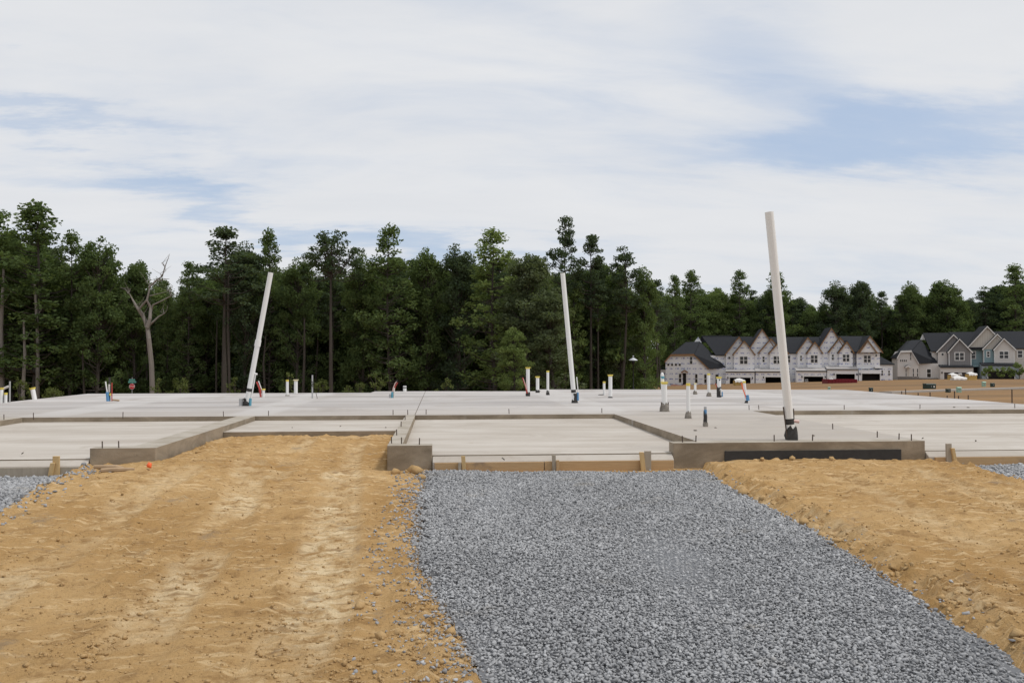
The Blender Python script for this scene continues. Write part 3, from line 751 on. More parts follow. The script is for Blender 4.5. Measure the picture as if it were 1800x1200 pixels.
# tube bundles
def bundle(px, py, label, items):
    b = P0(px, py); e = empty('tube_bundle', b, label=label, cat='tubing', group='bundles of water tubing')
    for nm, pts, r0, m in items: part_tube(e, nm, [b + Vector(q) for q in pts], r0, m, 8)
bundle(190, 705, 'blue sleeve with white, dark and red upright tubes near the left', [
    ('blue_sleeve', [(0, 0, -.02), (-.02, 0, .23)], .04, 'blue'), ('white_tube', [(-.02, 0, .2), (-.065, 0, .49)], .016, 'pvc'), ('dark_tube', [(.015, .05, 0), (.01, .05, .59)], .024, 'black'),
    ('tan_sleeve', [(.018, .02, .22), (.015, .02, .42)], .022, 'pvc_old'), ('red_tube', [(.09, 0, 0), (.088, 0, .46)], .013, 'red'), ('cardboard', [(.12, -.02, .035), (.28, -.04, .02)], .022, 'rag'), ('yellow_tape', [(.05, 0, .14), (.048, 0, .20)], .022, 'yellow')])
bundle(461, 697.5, 'pair of red tubes and a white tube leaning left over a capped stub', [
    ('capped_pipe', [(.02, 0, -.02), (.03, 0, .20)], .042, 'pvc'), ('cap', [(.03, 0, .19), (.03, 0, .225)], .052, 'yellow'), ('red_tube', [(-.03, -.04, -.02), (-.04, -.04, .16), (-.145, -.04, .42)], .02, 'red'),
    ('red_tube', [(-.05, -.01, 0), (-.09, -.01, .28), (-.16, -.01, .41)], .015, 'red'), ('white_tube', [(0, 0, .15), (-.105, 0, .44)], .014, 'pvc')])
bundle(689, 699, 'blue sleeve with pale and red tubes bending right', [
    ('blue_sleeve', [(0, 0, -.02), (.01, 0, .16)], .032, 'teal'), ('foam', [(-.05, 0, -.02), (-.05, 0, .10)], .03, 'grey'), ('pale_tube', [(.01, 0, .1), (.03, 0, .25), (.08, 0, .38), (.13, 0, .45)], .014, 'pink'),
    ('tan_tube', [(.055, 0, -.02), (.055, 0, .27)], .020, 'pvc_old'), ('red_tube', [(.06, .02, .22), (.10, .02, .33), (.15, .02, .41)], .014, 'red'), ('end_cap', [(.12, 0, .44), (.15, 0, .47)], .02, 'black')])

# ------------------------------------------------------------------ small things on the dirt
def rock(px, py, wpx, label, seed, m='clod', flat=.7):
    p = Vector((*on_dirt(px, py), 0)); z = max(zg(p.x, p.y), float(gbase(p.y)) - .02); D = p.dot(_f); s_ = wpx / FPX * D / 2
    r = np.random.default_rng(seed)
    v = ICO_V * (1 + .22 * r.standard_normal((12, 1))) + .12 * r.standard_normal((12, 3)); v[:, 2] *= flat
    o = np_mesh('dirt_clod', v * s_ , ICO_F, M[m]); o.location = (p.x, p.y, z + s_ * flat * .35); o.rotation_euler = (0, 0, r.uniform(0, 6))
    return tag(o, label, 'clod', 'larger clods lying on the dirt')
for i, (px, py, wp, lb) in enumerate((
    (348, 796, 11, 'pale angular stone against the foot of the left kerb wall'), (695, 832, 16, 'clod at the left foot of the small square pier'), (730, 832, 22, 'broad clod under the small square pier'),
    (742, 843, 16, 'rounded clod on the gravel corner by the square pier'), (716, 829, 12, 'small clod against the square pier face'), (699, 1113, 19, 'pale split clod on the lower left dirt beside the gravel'),
    (668, 1121, 26, 'flat tan clod beside the pale split clod'), (667, 1042, 17, 'brown pointed clod near the gravel edge'), (633, 1069, 17, 'pale stone on the dirt left of the gravel'), (625, 1044, 13, 'dark low clod left of the brown pointed one'),
    (794, 1112, 20, 'reddish clod touching the gravel edge'), (583, 1121, 11, 'small pale chip alone on the lower dirt'), (323, 989, 8, 'dark pebble alone on the pale track'),
    (1247, 834, 18, 'large rounded clod at the front wall corner of the right bank'), (1308, 868, 26, 'heaped clod on the right bank above the gravel'), (1322, 874, 16, 'second clod behind the heaped one'), (1340, 880, 14, 'small clod following the heaped one down the bank'),
    (1272, 851, 13, 'clod near the top of the right bank'), (1415, 921, 24, 'broad orange clod midway down the right bank'), (1447, 942, 22, 'dark-sided clod in the middle of the right bank'), (1470, 952, 14, 'small clod below the dark-sided one'),
    (1500, 966, 12, 'crumbly clod lower on the right bank'), (1655, 1053, 18, 'clod where the right bank flattens out'), (1788, 1118, 26, 'large clod at the right picture edge'), (1392, 806, 14, 'clod pushed against the black strip'), (1340, 810, 16, 'low clod at the left end of the black strip'), (1462, 808, 12, 'small clod under the right part of the black strip'))):
    rock(px, py, wp, lb, 100 + i)
# broken log-like piece of wood and an orange marker by the left wall
p = Vector((*on_dirt(205, 828), 0)); p.y -= .05; z = zg(p.x, p.y)
e = empty('wood_scrap', (p.x, p.y, z), label='broken piece of split wood lying before the left kerb wall', cat='wood')
part_tube(e, 'upper_piece', [p + Vector((-.23, .02, z + .055)), p + Vector((.02, .0, z + .05)), p + Vector((.10, .0, z + .04))], [.022, .03, .012], 'rag', 7)
part_tube(e, 'lower_piece', [p + Vector((-.13, -.04, z + .02)), p + Vector((.05, -.04, z + .028)), p + Vector((.22, -.03, z + .03))], [.026, .03, .016], 'rag', 7)
p = Vector((*on_dirt(262, 823), 0)); z = zg(p.x, p.y)
o = stones('marker_scrap', np.array([(p.x, p.y, z + .035), (p.x + .015, p.y - .01, z + .02)]), np.array([.030, .022]), (ICO_V, ICO_F), M['orange'], 5, .9)
tag(o, 'crumpled bright orange marker scrap by the left wall corner', 'marker')
for i, (px, py) in enumerate(((514, 752), (1258, 752), (1222, 757), (1430, 766), (1715, 775), (1622, 770), (1677, 716), (1702, 716.5), (885, 807), (40, 797), (300, 724), (598, 750), (678, 752))):
    zz = ZS if py < 760 and px > 800 else (.31 if px < 1000 else ZS)
    if px == 1715 or px == 1622: zz = .29
    q = on_z(px, py, zz); o = stones('concrete_crumb', np.array([(q.x, q.y, zz + .006)]), np.array([.022]), (CUB_V, CUB_F), M['mortar'], 300 + i, .5)
    tag(o, 'small dark crumb of debris lying on the bare concrete', 'debris', 'dark crumbs on the concrete')

# ------------------------------------------------------------------ houses beyond the field
HD = 165.0
RZ = -YAW
CAMV = Vector((0, 0, CAMZ))
ROWS = {'A': (at_depth(1370, 676, HD), -YAW - math.radians(11)), 'B': (at_depth(1690, 668, HD), -YAW - math.radians(18))}
def on_row(row, px, py):
    o, a = ROWS[row]; n = Vector((-math.sin(a), math.cos(a), 0)); d = ray(px, py)
    return CAMV + d * ((o - CAMV).dot(n) / d.dot(n))
class House:
    """a townhouse drawn in metres: u to the right, v up, w away from the viewer; origin at the photo pixel (pc, pb)"""
    def __init__(s, name, label, pc, pb, cat='house', group=None, row='A'):
        s.row = row; s.pc, s.pb = pc, pb
        s.o = on_row(row, pc, pb); s.a = ROWS[row][1]; s.ux = Vector((math.cos(s.a), math.sin(s.a), 0))
        s.k = (s.o - CAMV).dot(_f) / FPX
        s.e = empty(name, s.o, s.a, label, cat, group)
    def U(s, px): return (on_row(s.row, px, s.pb) - s.o).dot(s.ux)
    def V(s, py): return (s.pb - py) * s.k
    def put(s, mb, nm, mats, parent=None):
        me = mb.build(nm, mats); me.parent = parent or s.e; return me
    def box(s, nm, x0, x1, yt, yb, w0, w1, m, parent=None):
        mb = MB(); mb.box(s.U(x0), s.U(x1), w0, w1, s.V(yb), s.V(yt)); return s.put(mb, nm, M[m], parent)
    def wallgable(s, x0, x1, yb, ye, xp, yp, w0, w1, m, trim, name='wall', ye2=None, roof=True, oh=.35, rm='shingle'):
        """gable facing the viewer with its two roof planes and rake boards"""
        u0, u1, up = s.U(x0), s.U(x1), s.U(xp); ve, vp, vb = s.V(ye), s.V(yp), s.V(yb); ve2 = s.V(ye2) if ye2 else ve
        mb = MB(); pg = [(u0, vb), (u1, vb), (u1, ve2), (up, vp), (u0, ve)]; n = 5
        mb.add([(a, w0, b) for a, b in pg] + [(a, w1, b) for a, b in pg], [(0, 1, 2, 3, 4), (9, 8, 7, 6, 5)] + [(i + 5, (i + 1) % n + 5, (i + 1) % n, i) for i in range(n)])
        s.put(mb, name, M[m])
        if not roof: return
        for (ua, va) in ((u0, ve), (u1, ve2)):
            du, dv = ua - up, va - vp; L = math.hypot(du, dv); ex = oh / L
            ua2, va2 = ua + du * ex, va + dv * ex; nn = Vector((-dv, du)) / L
            if nn.y < 0: nn = -nn
            t = .16; mb = MB(); a = (up, vp + .02); b = (ua2, va2 + .02)
            q = [a, b, (b[0] + nn.x * t, b[1] + nn.y * t), (a[0], a[1] + t / max(.3, abs(nn.y)))]
            mb.add([(x, w0 - oh, y) for x, y in q] + [(x, w1, y) for x, y in q], [(0, 1, 2, 3), (7, 6, 5, 4)] + [(i + 4, (i + 1) % 4 + 4, (i + 1) % 4, i) for i in range(4)])
            rf = s.put(mb, 'roof', M[rm])
            mb = MB(); q2 = [(a[0], a[1] - .08), (b[0], b[1] - .08), (b[0] + nn.x * t * .9, b[1] + nn.y * t * .9), (a[0], a[1] + t)]
            mb.add([(x, w0 - oh - .06, y) for x, y in q2] + [(x, w0 - oh - .004, y) for x, y in q2], [(0, 1, 2, 3), (7, 6, 5, 4)] + [(i + 4, (i + 1) % 4 + 4, (i + 1) % 4, i) for i in range(4)])
            s.put(mb, 'rake_board', M[trim])
    def slope(s, nm, pts, m='shingle', t=.16):
        """roof plane through (px, py, w) corners, with thickness"""
        P_ = [Vector((s.U(x), w_, s.V(y))) for x, y, w_ in pts]
        nrm = (P_[1] - P_[0]).cross(P_[2] - P_[0]).normalized()
        if nrm.z < 0: nrm = -nrm
        n = len(P_); mb = MB(); mb.add([p + nrm * t for p in P_] + P_, [tuple(range(n)), tuple(range(2 * n - 1, n - 1, -1))] + [(i, i + n, (i + 1) % n + n, (i + 1) % n) for i in range(n)])
        return s.put(mb, nm, M[m])
    def polywall(s, nm, pts, w0, w1, m):
        n = len(pts); pg = [(s.U(x), s.V(y)) for x, y in pts]; mb = MB()
        mb.add([(a, w0, b) for a, b in pg] + [(a, w1, b) for a, b in pg], [tuple(range(n)), tuple(range(2 * n - 1, n - 1, -1))] + [(i + n, (i + 1) % n + n, (i + 1) % n, i) for i in range(n)])
        return s.put(mb, nm, M[m])
    def window(s, x0, x1, yt, yb, w, nx=2, ny=2, trim=.10, m='trim'):
        u0, u1, v0, v1 = s.U(x0), s.U(x1), s.V(yb), s.V(yt); mb = MB(); f = .05
        for a in ((u0 - trim, u1 + trim, v1, v1 + trim), (u0 - trim, u1 + trim, v0 - trim, v0), (u0 - trim, u0, v0, v1), (u1, u1 + trim, v0, v1)): mb.box(a[0], a[1], w - .07, w - .002, a[2], a[3])
        for i in range(1, nx): c = u0 + (u1 - u0) * i / nx; mb.box(c - .07, c + .07, w - .06, w - .002, v0, v1)
        for j in range(1, ny): c = v0 + (v1 - v0) * j / ny; mb.box(u0, u1, w - .055, w - .002, c - .045, c + .045)
        fr = s.put(mb, 'window', M[m])
        for i in range(nx):
            for j in range(ny):
                a, b = u0 + (u1 - u0) * i / nx, u0 + (u1 - u0) * (i + 1) / nx; c, d_ = v0 + (v1 - v0) * j / ny, v0 + (v1 - v0) * (j + 1) / ny
                q = MB(); q.box(a, b, w - .03, w - .004, c, d_); s.put(q, 'pane', M['glass'], fr)
    def garage(s, x0, x1, yt, yb, gx0, gx1, gy, w0, w1, m, trim, door=None, lights=True, back=1.45):
        u0, u1, g0, g1 = s.U(x0), s.U(x1), s.U(gx0), s.U(gx1); vt, vb, vg = s.V(yt), s.V(yb), s.V(gy)
        mb = MB(); t = .2
        mb.box(u0, g0, w0, w0 + t, vb, vt); mb.box(g1, u1, w0, w0 + t, vb, vt); mb.box(g0, g1, w0, w0 + t, vg, vt)
        mb.box(u0, u0 + t, w0 + t, w1, vb, vt); mb.box(u1 - t, u1, w0 + t, w1, vb, vt)
        s.put(mb, 'garage_wall', M[m])
        mb = MB(); mb.box(u0 + t, u1 - t, back, back + .1, vb, vt); mb.box(u0 + t, u1 - t, w0 + t, back, vt - .1, vt - .01); mb.box(u0 + t, u0 + t + .05, w0 + t, back, vb, vt - .1); mb.box(u1 - t - .05, u1 - t, w0 + t, back, vb, vt - .1); s.put(mb, 'garage_shade_lining', M['interior'])  # shallow lining; depth shade of the garage is put into its colour
        mb = MB(); q = .12
        for a in ((g0 - q, g0, vb, vg + q), (g1, g1 + q, vb, vg + q), (g0, g1, vg, vg + q)): mb.box(a[0], a[1], w0 - .04, w0 - .002, a[2], a[3])
        s.put(mb, 'door_trim', M[trim])
        if door:
            mb = MB(); hh = (vg - vb) / 4
            for j in range(4): mb.box(g0, g1, w0 + .12, w0 + .17, vb + j * hh + .015, vb + (j + 1) * hh - .015)
            s.put(mb, 'garage_door', M[door])
        if lights:
            for c in (g0 - .38, g1 + .38): mb = MB(); mb.box(c - .09, c + .09, w0 - .16, w0 - .002, vg - .25, vg + .12); s.put(mb, 'wall_lamp', M['lampblack'])
    def pent(s, x0, x1, yt, yb, w0, w1, m='underlay', edge='shingle'):
        mb = MB(); u0, u1 = s.U(x0), s.U(x1); va, vb = s.V(yb), s.V(yt)
        mb.add([(u0, w0, va), (u1, w0, va), (u1, w1, vb), (u0, w1, vb), (u0, w0, va - .12), (u1, w0, va - .12), (u1, w1, vb - .12), (u0, w1, vb - .12)],
               [(0, 1, 2, 3), (7, 6, 5, 4), (4, 5, 1, 0), (5, 6, 2, 1), (6, 7, 3, 2), (7, 4, 0, 3)])
        s.put(mb, 'pent_roof', M[m])
        s.box('pent_trim', x0 - .3, x1 + .3, yb - .2, yb + 1.4, w0 - .05, w0 - .004, edge)

def wing(H, q, m, trim, base, wlow, extra):
    """end wing with a clipped gable whose roof sweeps down to the right"""
    (xl, yl), (xa, ya), (xb, yb_), (xr, yr) = q['wall']; (rx0, ry), (rx1, ry1) = q['ridge']; (cx, cy) = q['catslide']
    H.polywall('wall', [(xl, base), (xr, base), (xr, yr), (xb, yb_), (xa, ya), (xl, yl)], 0, 9, m)
    H.slope('roof', [(xa - .5, ya + .6, -.35), (xb + .3, yb_ + .3, -.35), (rx1, ry1, 4.5), (rx0, ry, 4.5)])
    H.slope('roof', [(xl - 1.5, yl + 2, -.35), (xa - .5, ya + .6, -.35), (rx0, ry, 4.5), (rx0, ry, 9.5), (xl - 1.5, yl + 2, 9.5)])
    H.slope('roof', [(xb + .3, yb_ + .3, -.35), (xr + .3, yr + .3, -.35), (cx, cy, 1.0), (rx1, ry1, 4.5)])
    for a, b in (((xl - 1.5, yl + 2), (xa - .5, ya + .6)), ((xa - .5, ya + .6), (xb + .3, yb_ + .3)), ((xb + .3, yb_ + .3), (xr + .3, yr + .3))):
        mb = MB(); pg = [(H.U(a[0]), H.V(a[1]) - .2), (H.U(b[0]), H.V(b[1]) - .2), (H.U(b[0]), H.V(b[1]) + .16), (H.U(a[0]), H.V(a[1]) + .16)]
        mb.add([(x, -.42, y) for x, y in pg] + [(x, -.354, y) for x, y in pg], [(0, 1, 2, 3), (7, 6, 5, 4)] + [(i + 4, (i + 1) % 4 + 4, (i + 1) % 4, i) for i in range(4)])
        H.put(mb, 'rake_board', M[trim])

GA = 'unfinished townhouses in white wrap'
W = 'wrap'; T = 'osb'
BY = 679                                          # buried base line of the wrapped row
# unit 1 with the end wing
H = House('townhouse', 'white-wrapped unfinished townhouse at the left end, with a low wing and four tiny windows', 1246, 676, group=GA)
wing(H, dict(wall=((1170, 634), (1180, 623), (1220, 623), (1246, 648)), ridge=((1207, 601.5), (1232, 600.5)), catslide=(1277, 646.5)), W, T, BY, 0, None)
for x in (1173.2, 1179.8, 1186.5, 1193.3): H.window(x, x + 3.5, 639, 642.8, 0, 1, 1, .04)
H.window(1213, 1217, 627, 639.5, 0, 1, 2, .05); H.window(1193.5, 1197.5, 657, 672, 0, 1, 2, .05)
H.window(1222, 1226, 657.5, 673, 0, 1, 2, .05); H.window(1238, 1242, 658, 673, 0, 1, 2, .05)
H.box('entry_door', 1200.5, 1206.2, 656, BY, -.06, -.002, 'interior'); H.wallgable(1198.5, 1208, 655, 654.4, 1203.5, 651.5, -1.0, -.01, 'wrap', 'osb', 'porch_hood', oh=.08)
H.box('end_bump', 1160, 1170, 650, BY, 2, 6, W)
H.slope('roof', [(1158.5, 652, 1.7), (1170.5, 645.5, 1.7), (1170.5, 645.5, 6.3), (1158.5, 652, 6.3)])
H.box('wall', 1246, 1278, 646, BY, .6, 8, W); H.window(1258, 1263.5, 658, 674, .6, 1, 2, .05)
H.box('wall', 1250, 1326, 624.5, BY, 1.6, 10, W)
H.slope('roof', [(1259, 625, 1.3), (1327, 625, 1.3), (1327, 591.5, 6.2), (1237, 591.5, 6.2)])
H.slope('roof', [(1230, 600, 9.0), (1237, 588.5, 8.2), (1292, 588.5, 8.2), (1292, 600, 9.6)])
H.polywall('gable_end', [(1221, 601), (1236, 601), (1229.5, 590.5)], 6.5, 7, W)
H.wallgable(1277, 1318, 648, 622, 1300, 592.8, .9, 6, W, T); H.window(1281, 1284, 626.7, 631, .9, 1, 1, .04)
H.wallgable(1290.5, 1325.5, 649, 622, 1308.5, 600.5, -.1, 6, W, T); H.window(1301, 1313.8, 626.6, 639.2, -.1)
H.garage(1275, 1325, 652, BY, 1282, 1318, 662.8, -1.6, 4, W, 'trim'); H.pent(1275, 1326, 648, 652.2, -1.8, .2)
def wrapped_unit(label, x0, x1, big, back, bay, win_wall, garage, wins, roofs, eave):
    H = House('townhouse', label, (x0 + x1) / 2, 676, group=GA)
    H.box('wall', x0, x1, eave, BY, 1.6, 10, W)
    for r in roofs: H.slope('roof', r)
    if big: H.wallgable(*big, 1.1, 8, W, T)
    H.wallgable(*back, .7, 6.5, W, T)
    H.wallgable(*bay, -.1, 6, W, T)
    for q in wins: H.window(*q)
    gx = garage
    H.garage(gx[0], gx[1], gx[2], BY, gx[3], gx[4], gx[5], -1.6, 4, W, 'trim'); H.pent(gx[0] - .6, gx[1] + .6, gx[6], gx[2] + .2, -1.8, .2)
    return H
wrapped_unit('second wrapped townhouse, half hidden by the tallest leaning pipe, with a high gable', 1326.5, 1385, (1316, 1366, 648, 617, 1341, 579.5), (1336, 1376, 648, 619, 1356, 596),
    (1353.5, 1384, 648, 620, 1368.8, 603), None, (1327, 1385, 652, 1344, 1376, 662.3, 647),
    [(1341.3, 1344.7, 626.5, 636, .7, 1, 2, .05), (1360, 1371.8, 626, 638.6, -.1)], [[(1326, 621, 1.3), (1386, 621, 1.3), (1386, 592, 6.3), (1326, 592, 6.3)]], 620)
wrapped_unit('wrapped townhouse right of the tallest pipe, with white goods in its open garage', 1385.5, 1449.5, None, (1403, 1440, 646, 618.5, 1421.2, 594),
    (1419.8, 1444.4, 646, 619.5, 1432.3, 602), None, (1398, 1450, 651, 1411, 1444.6, 661.2, 645.6),
    [(1386, 1391, 625, 637, 1.6, 1, 2, .06), (1407.8, 1410.7, 625, 634, .7, 1, 2, .05), (1425.6, 1437, 624.5, 637, -.1), (1444.4, 1447.8, 623, 635.5, 1.6, 1, 2, .05)],
    [[(1384, 621.5, 1.3), (1450, 621.5, 1.3), (1450, 592, 6.3), (1384, 592, 6.3)]], 621)
wrapped_unit('wrapped townhouse with the highest peaked gable above a red dumpster', 1450, 1506, (1439, 1488, 646, 616, 1463.6, 577.3), (1459.5, 1497, 646, 617.5, 1478, 594),
    (1475.5, 1499, 645, 618.5, 1488.6, 601.5), None, (1451.5, 1505, 648, 1467, 1499.7, 656.8, 643),
    [(1463.8, 1467, 623, 632.3, .7, 1, 2, .05), (1481.8, 1493, 623, 635, -.1)], [[(1450, 619.5, 1.3), (1508, 619.5, 1.3), (1508, 590.5, 6.3), (1450, 590.5, 6.3)]], 619)
H = House('townhouse', 'wrapped end townhouse at the right with nested gables and a lean-to wing', 1530, 676, group=GA)
H.box('wall', 1506.5, 1547, 619, BY, .0, 10, W)
H.slope('roof', [(1496, 619.3, -.3), (1550, 619.3, -.3), (1531, 590.6, 6), (1480, 590.6, 6)])
H.wallgable(1508, 1549, 619, 618.8, 1528.6, 592, -.5, 6, W, T, oh=.25); H.wallgable(1510.5, 1537.5, 619, 618.5, 1524, 600, -1.0, 3, W, T, oh=.3)
H.window(1519, 1530.6, 624.8, 636.6, 0); H.window(1539.3, 1541.8, 622.8, 626.4, 0, 1, 1, .04)
H.box('trim_band', 1515, 1530, 647.2, 648.2, -.2, -.002, 'trim'); H.pent(1536.5, 1548, 644, 647, -1.2, 0)
H.garage(1507, 1546.6, 650, BY, 1512.5, 1544, 656.3, -1.4, 5, W, 'trim', back=-.12)
H.box('wall', 1547, 1571.5, 640, BY, 1.0, 9, W)
H.slope('roof', [(1546.8, 641, .6), (1575, 641, .6), (1575, 641, 9.5), (1546.8, 621, 9.5)]); H.slope('roof', [(1546.8, 641, .6), (1575, 641, .6), (1547, 621.5, 5)])
for x in (1551.8, 1564): H.window(x, x + 2.4, 651, 659.8, 1.0, 1, 2, .05)

GB = 'finished townhouses with coloured siding'
BY = 676
H = House('townhouse', 'finished pale townhouse with grey gabled bay, dark garage door and a side wing', 1650, 668, group=GB, row='B')
wing(H, dict(wall=((1578, 628), (1584, 617), (1602, 616.6), (1615, 639)), ridge=((1608, 598), (1626, 597.5)), catslide=(1650, 638)), 'cream_s', 'trim', BY, 0, None)
for x in (1582.4, 1585.8, 1589.2, 1592.4): H.window(x, x + 1.7, 632, 635.3, 0, 1, 1, .03, 'cream_s')
H.window(1600.2, 1601.8, 620.8, 632.3, 0, 1, 2, .04, 'cream_s'); H.window(1592, 1593.6, 648, 661.6, 0, 1, 2, .04); H.window(1604.7, 1606.5, 648, 662.5, 0, 1, 2, .04); H.window(1612, 1613.8, 648, 662.5, 0, 1, 2, .04)
H.box('entry_door', 1595.3, 1598, 646, BY, -.05, -.002, 'beige'); H.wallgable(1591.5, 1598.5, 646, 645.6, 1595, 643, -.9, -.01, 'trim', 'trim', 'porch_hood', oh=.08)
H.box('brick_base', 1577.8, 1615.2, 662, BY, -.06, -.003, 'brickbase')
H.box('wall', 1615.2, 1651, 638.5, BY, .5, 8, 'cream_s'); H.window(1630.3, 1637, 648.8, 663, .5, 1, 2, .14)
H.box('brick_base', 1615.3, 1650.8, 664.5, BY, .44, .497, 'brickbase')
H.box('wall', 1641, 1708, 617.5, BY, 1.6, 10, 'cream_s')
H.slope('roof', [(1639, 618, 1.3), (1709, 618, 1.3), (1700, 584.5, 6.2), (1631.5, 584.5, 6.2)])
H.polywall('gable_end', [(1627, 596), (1638, 596), (1631, 586)], 6.0, 6.4, 'trim')
H.wallgable(1650, 1706, 641, 617.5, 1678, 589, .9, 6, 'greys', 'trim')
H.box('wall_panel', 1650.3, 1667, 618.6, 641, .84, .897, 'cream_s'); H.window(1656.6, 1660.4, 620.6, 624.6, .84, 1, 1, .08)
H.wallgable(1668.3, 1707, 642, 618, 1686.7, 597, -.1, 6, 'greys', 'trim'); H.window(1679.3, 1694.3, 620, 632.6, -.1, 2, 2, .14)
H.box('corner_trim', 1667.7, 1669.2, 618.5, 642, -.16, -.102, 'trim'); H.box('corner_trim', 1706.2, 1707.8, 618.5, 642, -.16, -.102, 'trim')
H.garage(1650.6, 1708, 644.4, BY, 1657, 1702, 653.8, -1.6, 4, 'cream_s', 'trim', 'door'); H.pent(1650, 1709, 641, 644.4, -1.8, .2, 'shingle')
H = House('townhouse', 'finished teal townhouse with tall pale gable and white gabled bay', 1746, 668, group=GB, row='B')
H.box('wall', 1708, 1785, 612, BY, 1.6, 10, 'teal_s')
H.slope('roof', [(1706, 613, 1.3), (1786, 613, 1.3), (1786, 582.5, 6.2), (1678, 582.5, 6.2)])
H.wallgable(1703, 1773, 612.5, 611.5, 1738, 574, 1.0, 8, 'tanv', 'trim'); H.box('eave_band', 1703.5, 1772, 610, 613.8, .7, 1.0, 'shingle')
H.wallgable(1730.5, 1779, 640, 612.5, 1754.5, 588, .6, 6, 'tanv', 'trim'); H.box('wall_panel', 1731, 1748.5, 613.8, 640, .54, .597, 'teal_s')
H.wallgable(1748.6, 1783, 640, 613.5, 1764.5, 596, -.1, 6, 'cream_s', 'trim'); H.window(1757.2, 1772.5, 617.8, 629.6, -.1, 2, 2, .13)
H.window(1710.6, 1718, 617.8, 629.6, 1.6, 1, 2, .13); H.window(1736.7, 1740.8, 618, 627, .54, 1, 2, .13)
H.box('corner_trim', 1747.9, 1749.4, 614, 639, -.16, -.102, 'trim'); H.box('corner_trim', 1782, 1783.6, 614, 639, -.16, -.102, 'trim'); H.box('corner_trim', 1730.2, 1731.4, 614, 639, .48, .538, 'trim')
H.box('porch_beam', 1708.4, 1722, 642, 644.5, .2, 1.5, 'teal_s'); H.box('entry_shade_sheet', 1709, 1722, 645, BY, 1.5, 1.597, 'interior')  # second box: thin near-black sheet painting the shade of the entry
H.garage(1723, 1787, 641, BY, 1733.5, 1779.5, 651, -1.6, 4, 'bluegrey', 'trim', 'interior'); H.pent(1722, 1787.5, 637, 641, -1.8, .2, 'shingle')
H = House('townhouse', 'finished beige townhouse cut off by the right picture edge', 1815, 668, group=GB, row='B')
H.box('wall', 1785.2, 1850, 612, BY, 1.0, 10, 'beige'); H.slope('roof', [(1785, 613, .7), (1852, 613, .7), (1852, 581.5, 6), (1757.5, 581.5, 6)])
H.window(1792, 1800, 616.3, 628, 1.0, 1, 2, .14); H.window(1812, 1828, 617, 629, 1.0, 2, 2, .14)
mb = MB(); a, b = (H.U(1785), H.V(612.5)), (H.U(1757.5), H.V(582)); mb.add([(a[0], .6, a[1]), (b[0], 5.9, b[1]), (b[0], 5.9, b[1] + .25), (a[0], .6, a[1] + .25), (a[0] - .2, .62, a[1]), (b[0] - .2, 5.92, b[1]), (b[0] - .2, 5.92, b[1] + .25), (a[0] - .2, .62, a[1] + .25)], [(0, 1, 2, 3), (7, 6, 5, 4), (0, 4, 5, 1), (3, 2, 6, 7)]); H.put(mb, 'rake_board', M['trim'])
H.garage(1790, 1850, 643, BY, 1800, 1842, 652, -1.0, 4, 'beige', 'trim', 'door', back=.85)

# ------------------------------------------------------------------ things standing in the field
def at_field(px, py): p = hit(px, py); return p, p.dot(_f) - CAMZ * _f.z
def cabinet(px, py, wpx, hpx, label, m, lid=None, cat='utility box', name='utility_box', spot=None):
    p, D = at_field(px, py); k = D / FPX; w_, h = wpx * k, hpx * k
    e = empty(name, p, RZ, label, cat); dpt = w_ * .8
    mb = MB(); mb.box(-w_ / 2, w_ / 2, 0, dpt, -.3, h * .8); o = mb.build('cabinet', M[m], bevel=.02); o.parent = e
    mb = MB(); t = h * .82
    mb.add([(-w_ * .53, -.05, t - .0), (w_ * .53, -.05, t), (w_ * .53, dpt + .03, t), (-w_ * .53, dpt + .03, t), (-w_ * .5, .05, h), (w_ * .5, .05, h), (w_ * .5, dpt, h), (-w_ * .5, dpt, h)],
           [(3, 2, 1, 0), (0, 1, 5, 4), (1, 2, 6, 5), (2, 3, 7, 6), (3, 0, 4, 7), (4, 5, 6, 7)]); o = mb.build('lid', M[lid or m]); o.parent = e
    mb = MB(); mb.box(-.02, .02, -.03, -.002, h * .3, h * .6); o = mb.build('handle', M['steel']); o.parent = e
    if spot: mb = MB(); mb.box(w_ * .22, w_ * .36, -.02, -.002, h * .25, h * .55); o = mb.build('warning_label', M['white']); o.parent = e
    return e
cabinet(1637, 683, 17, 9, 'wide dark green transformer box with a white label in the field', 'green_box', spot=1)
cabinet(1668, 689, 7, 6, 'small black utility box left of a pale green pedestal', 'green_box')
cabinet(1687, 689, 7, 9, 'pale green pedestal nearest the slab in the field', 'pale_green')
cabinet(1730.5, 679, 5.5, 8.5, 'pale green pedestal farther back before the teal house', 'pale_green')
cabinet(1746, 679.5, 6, 6.5, 'small dark box right of the far pale green pedestal', 'green_box')
cabinet(1532, 689, 6, 8, 'dark upright utility box just behind the slab edge', 'green_box')
cabinet(1458, 684, 4, 4, 'tiny pale green pedestal before the red dumpster', 'pale_green')
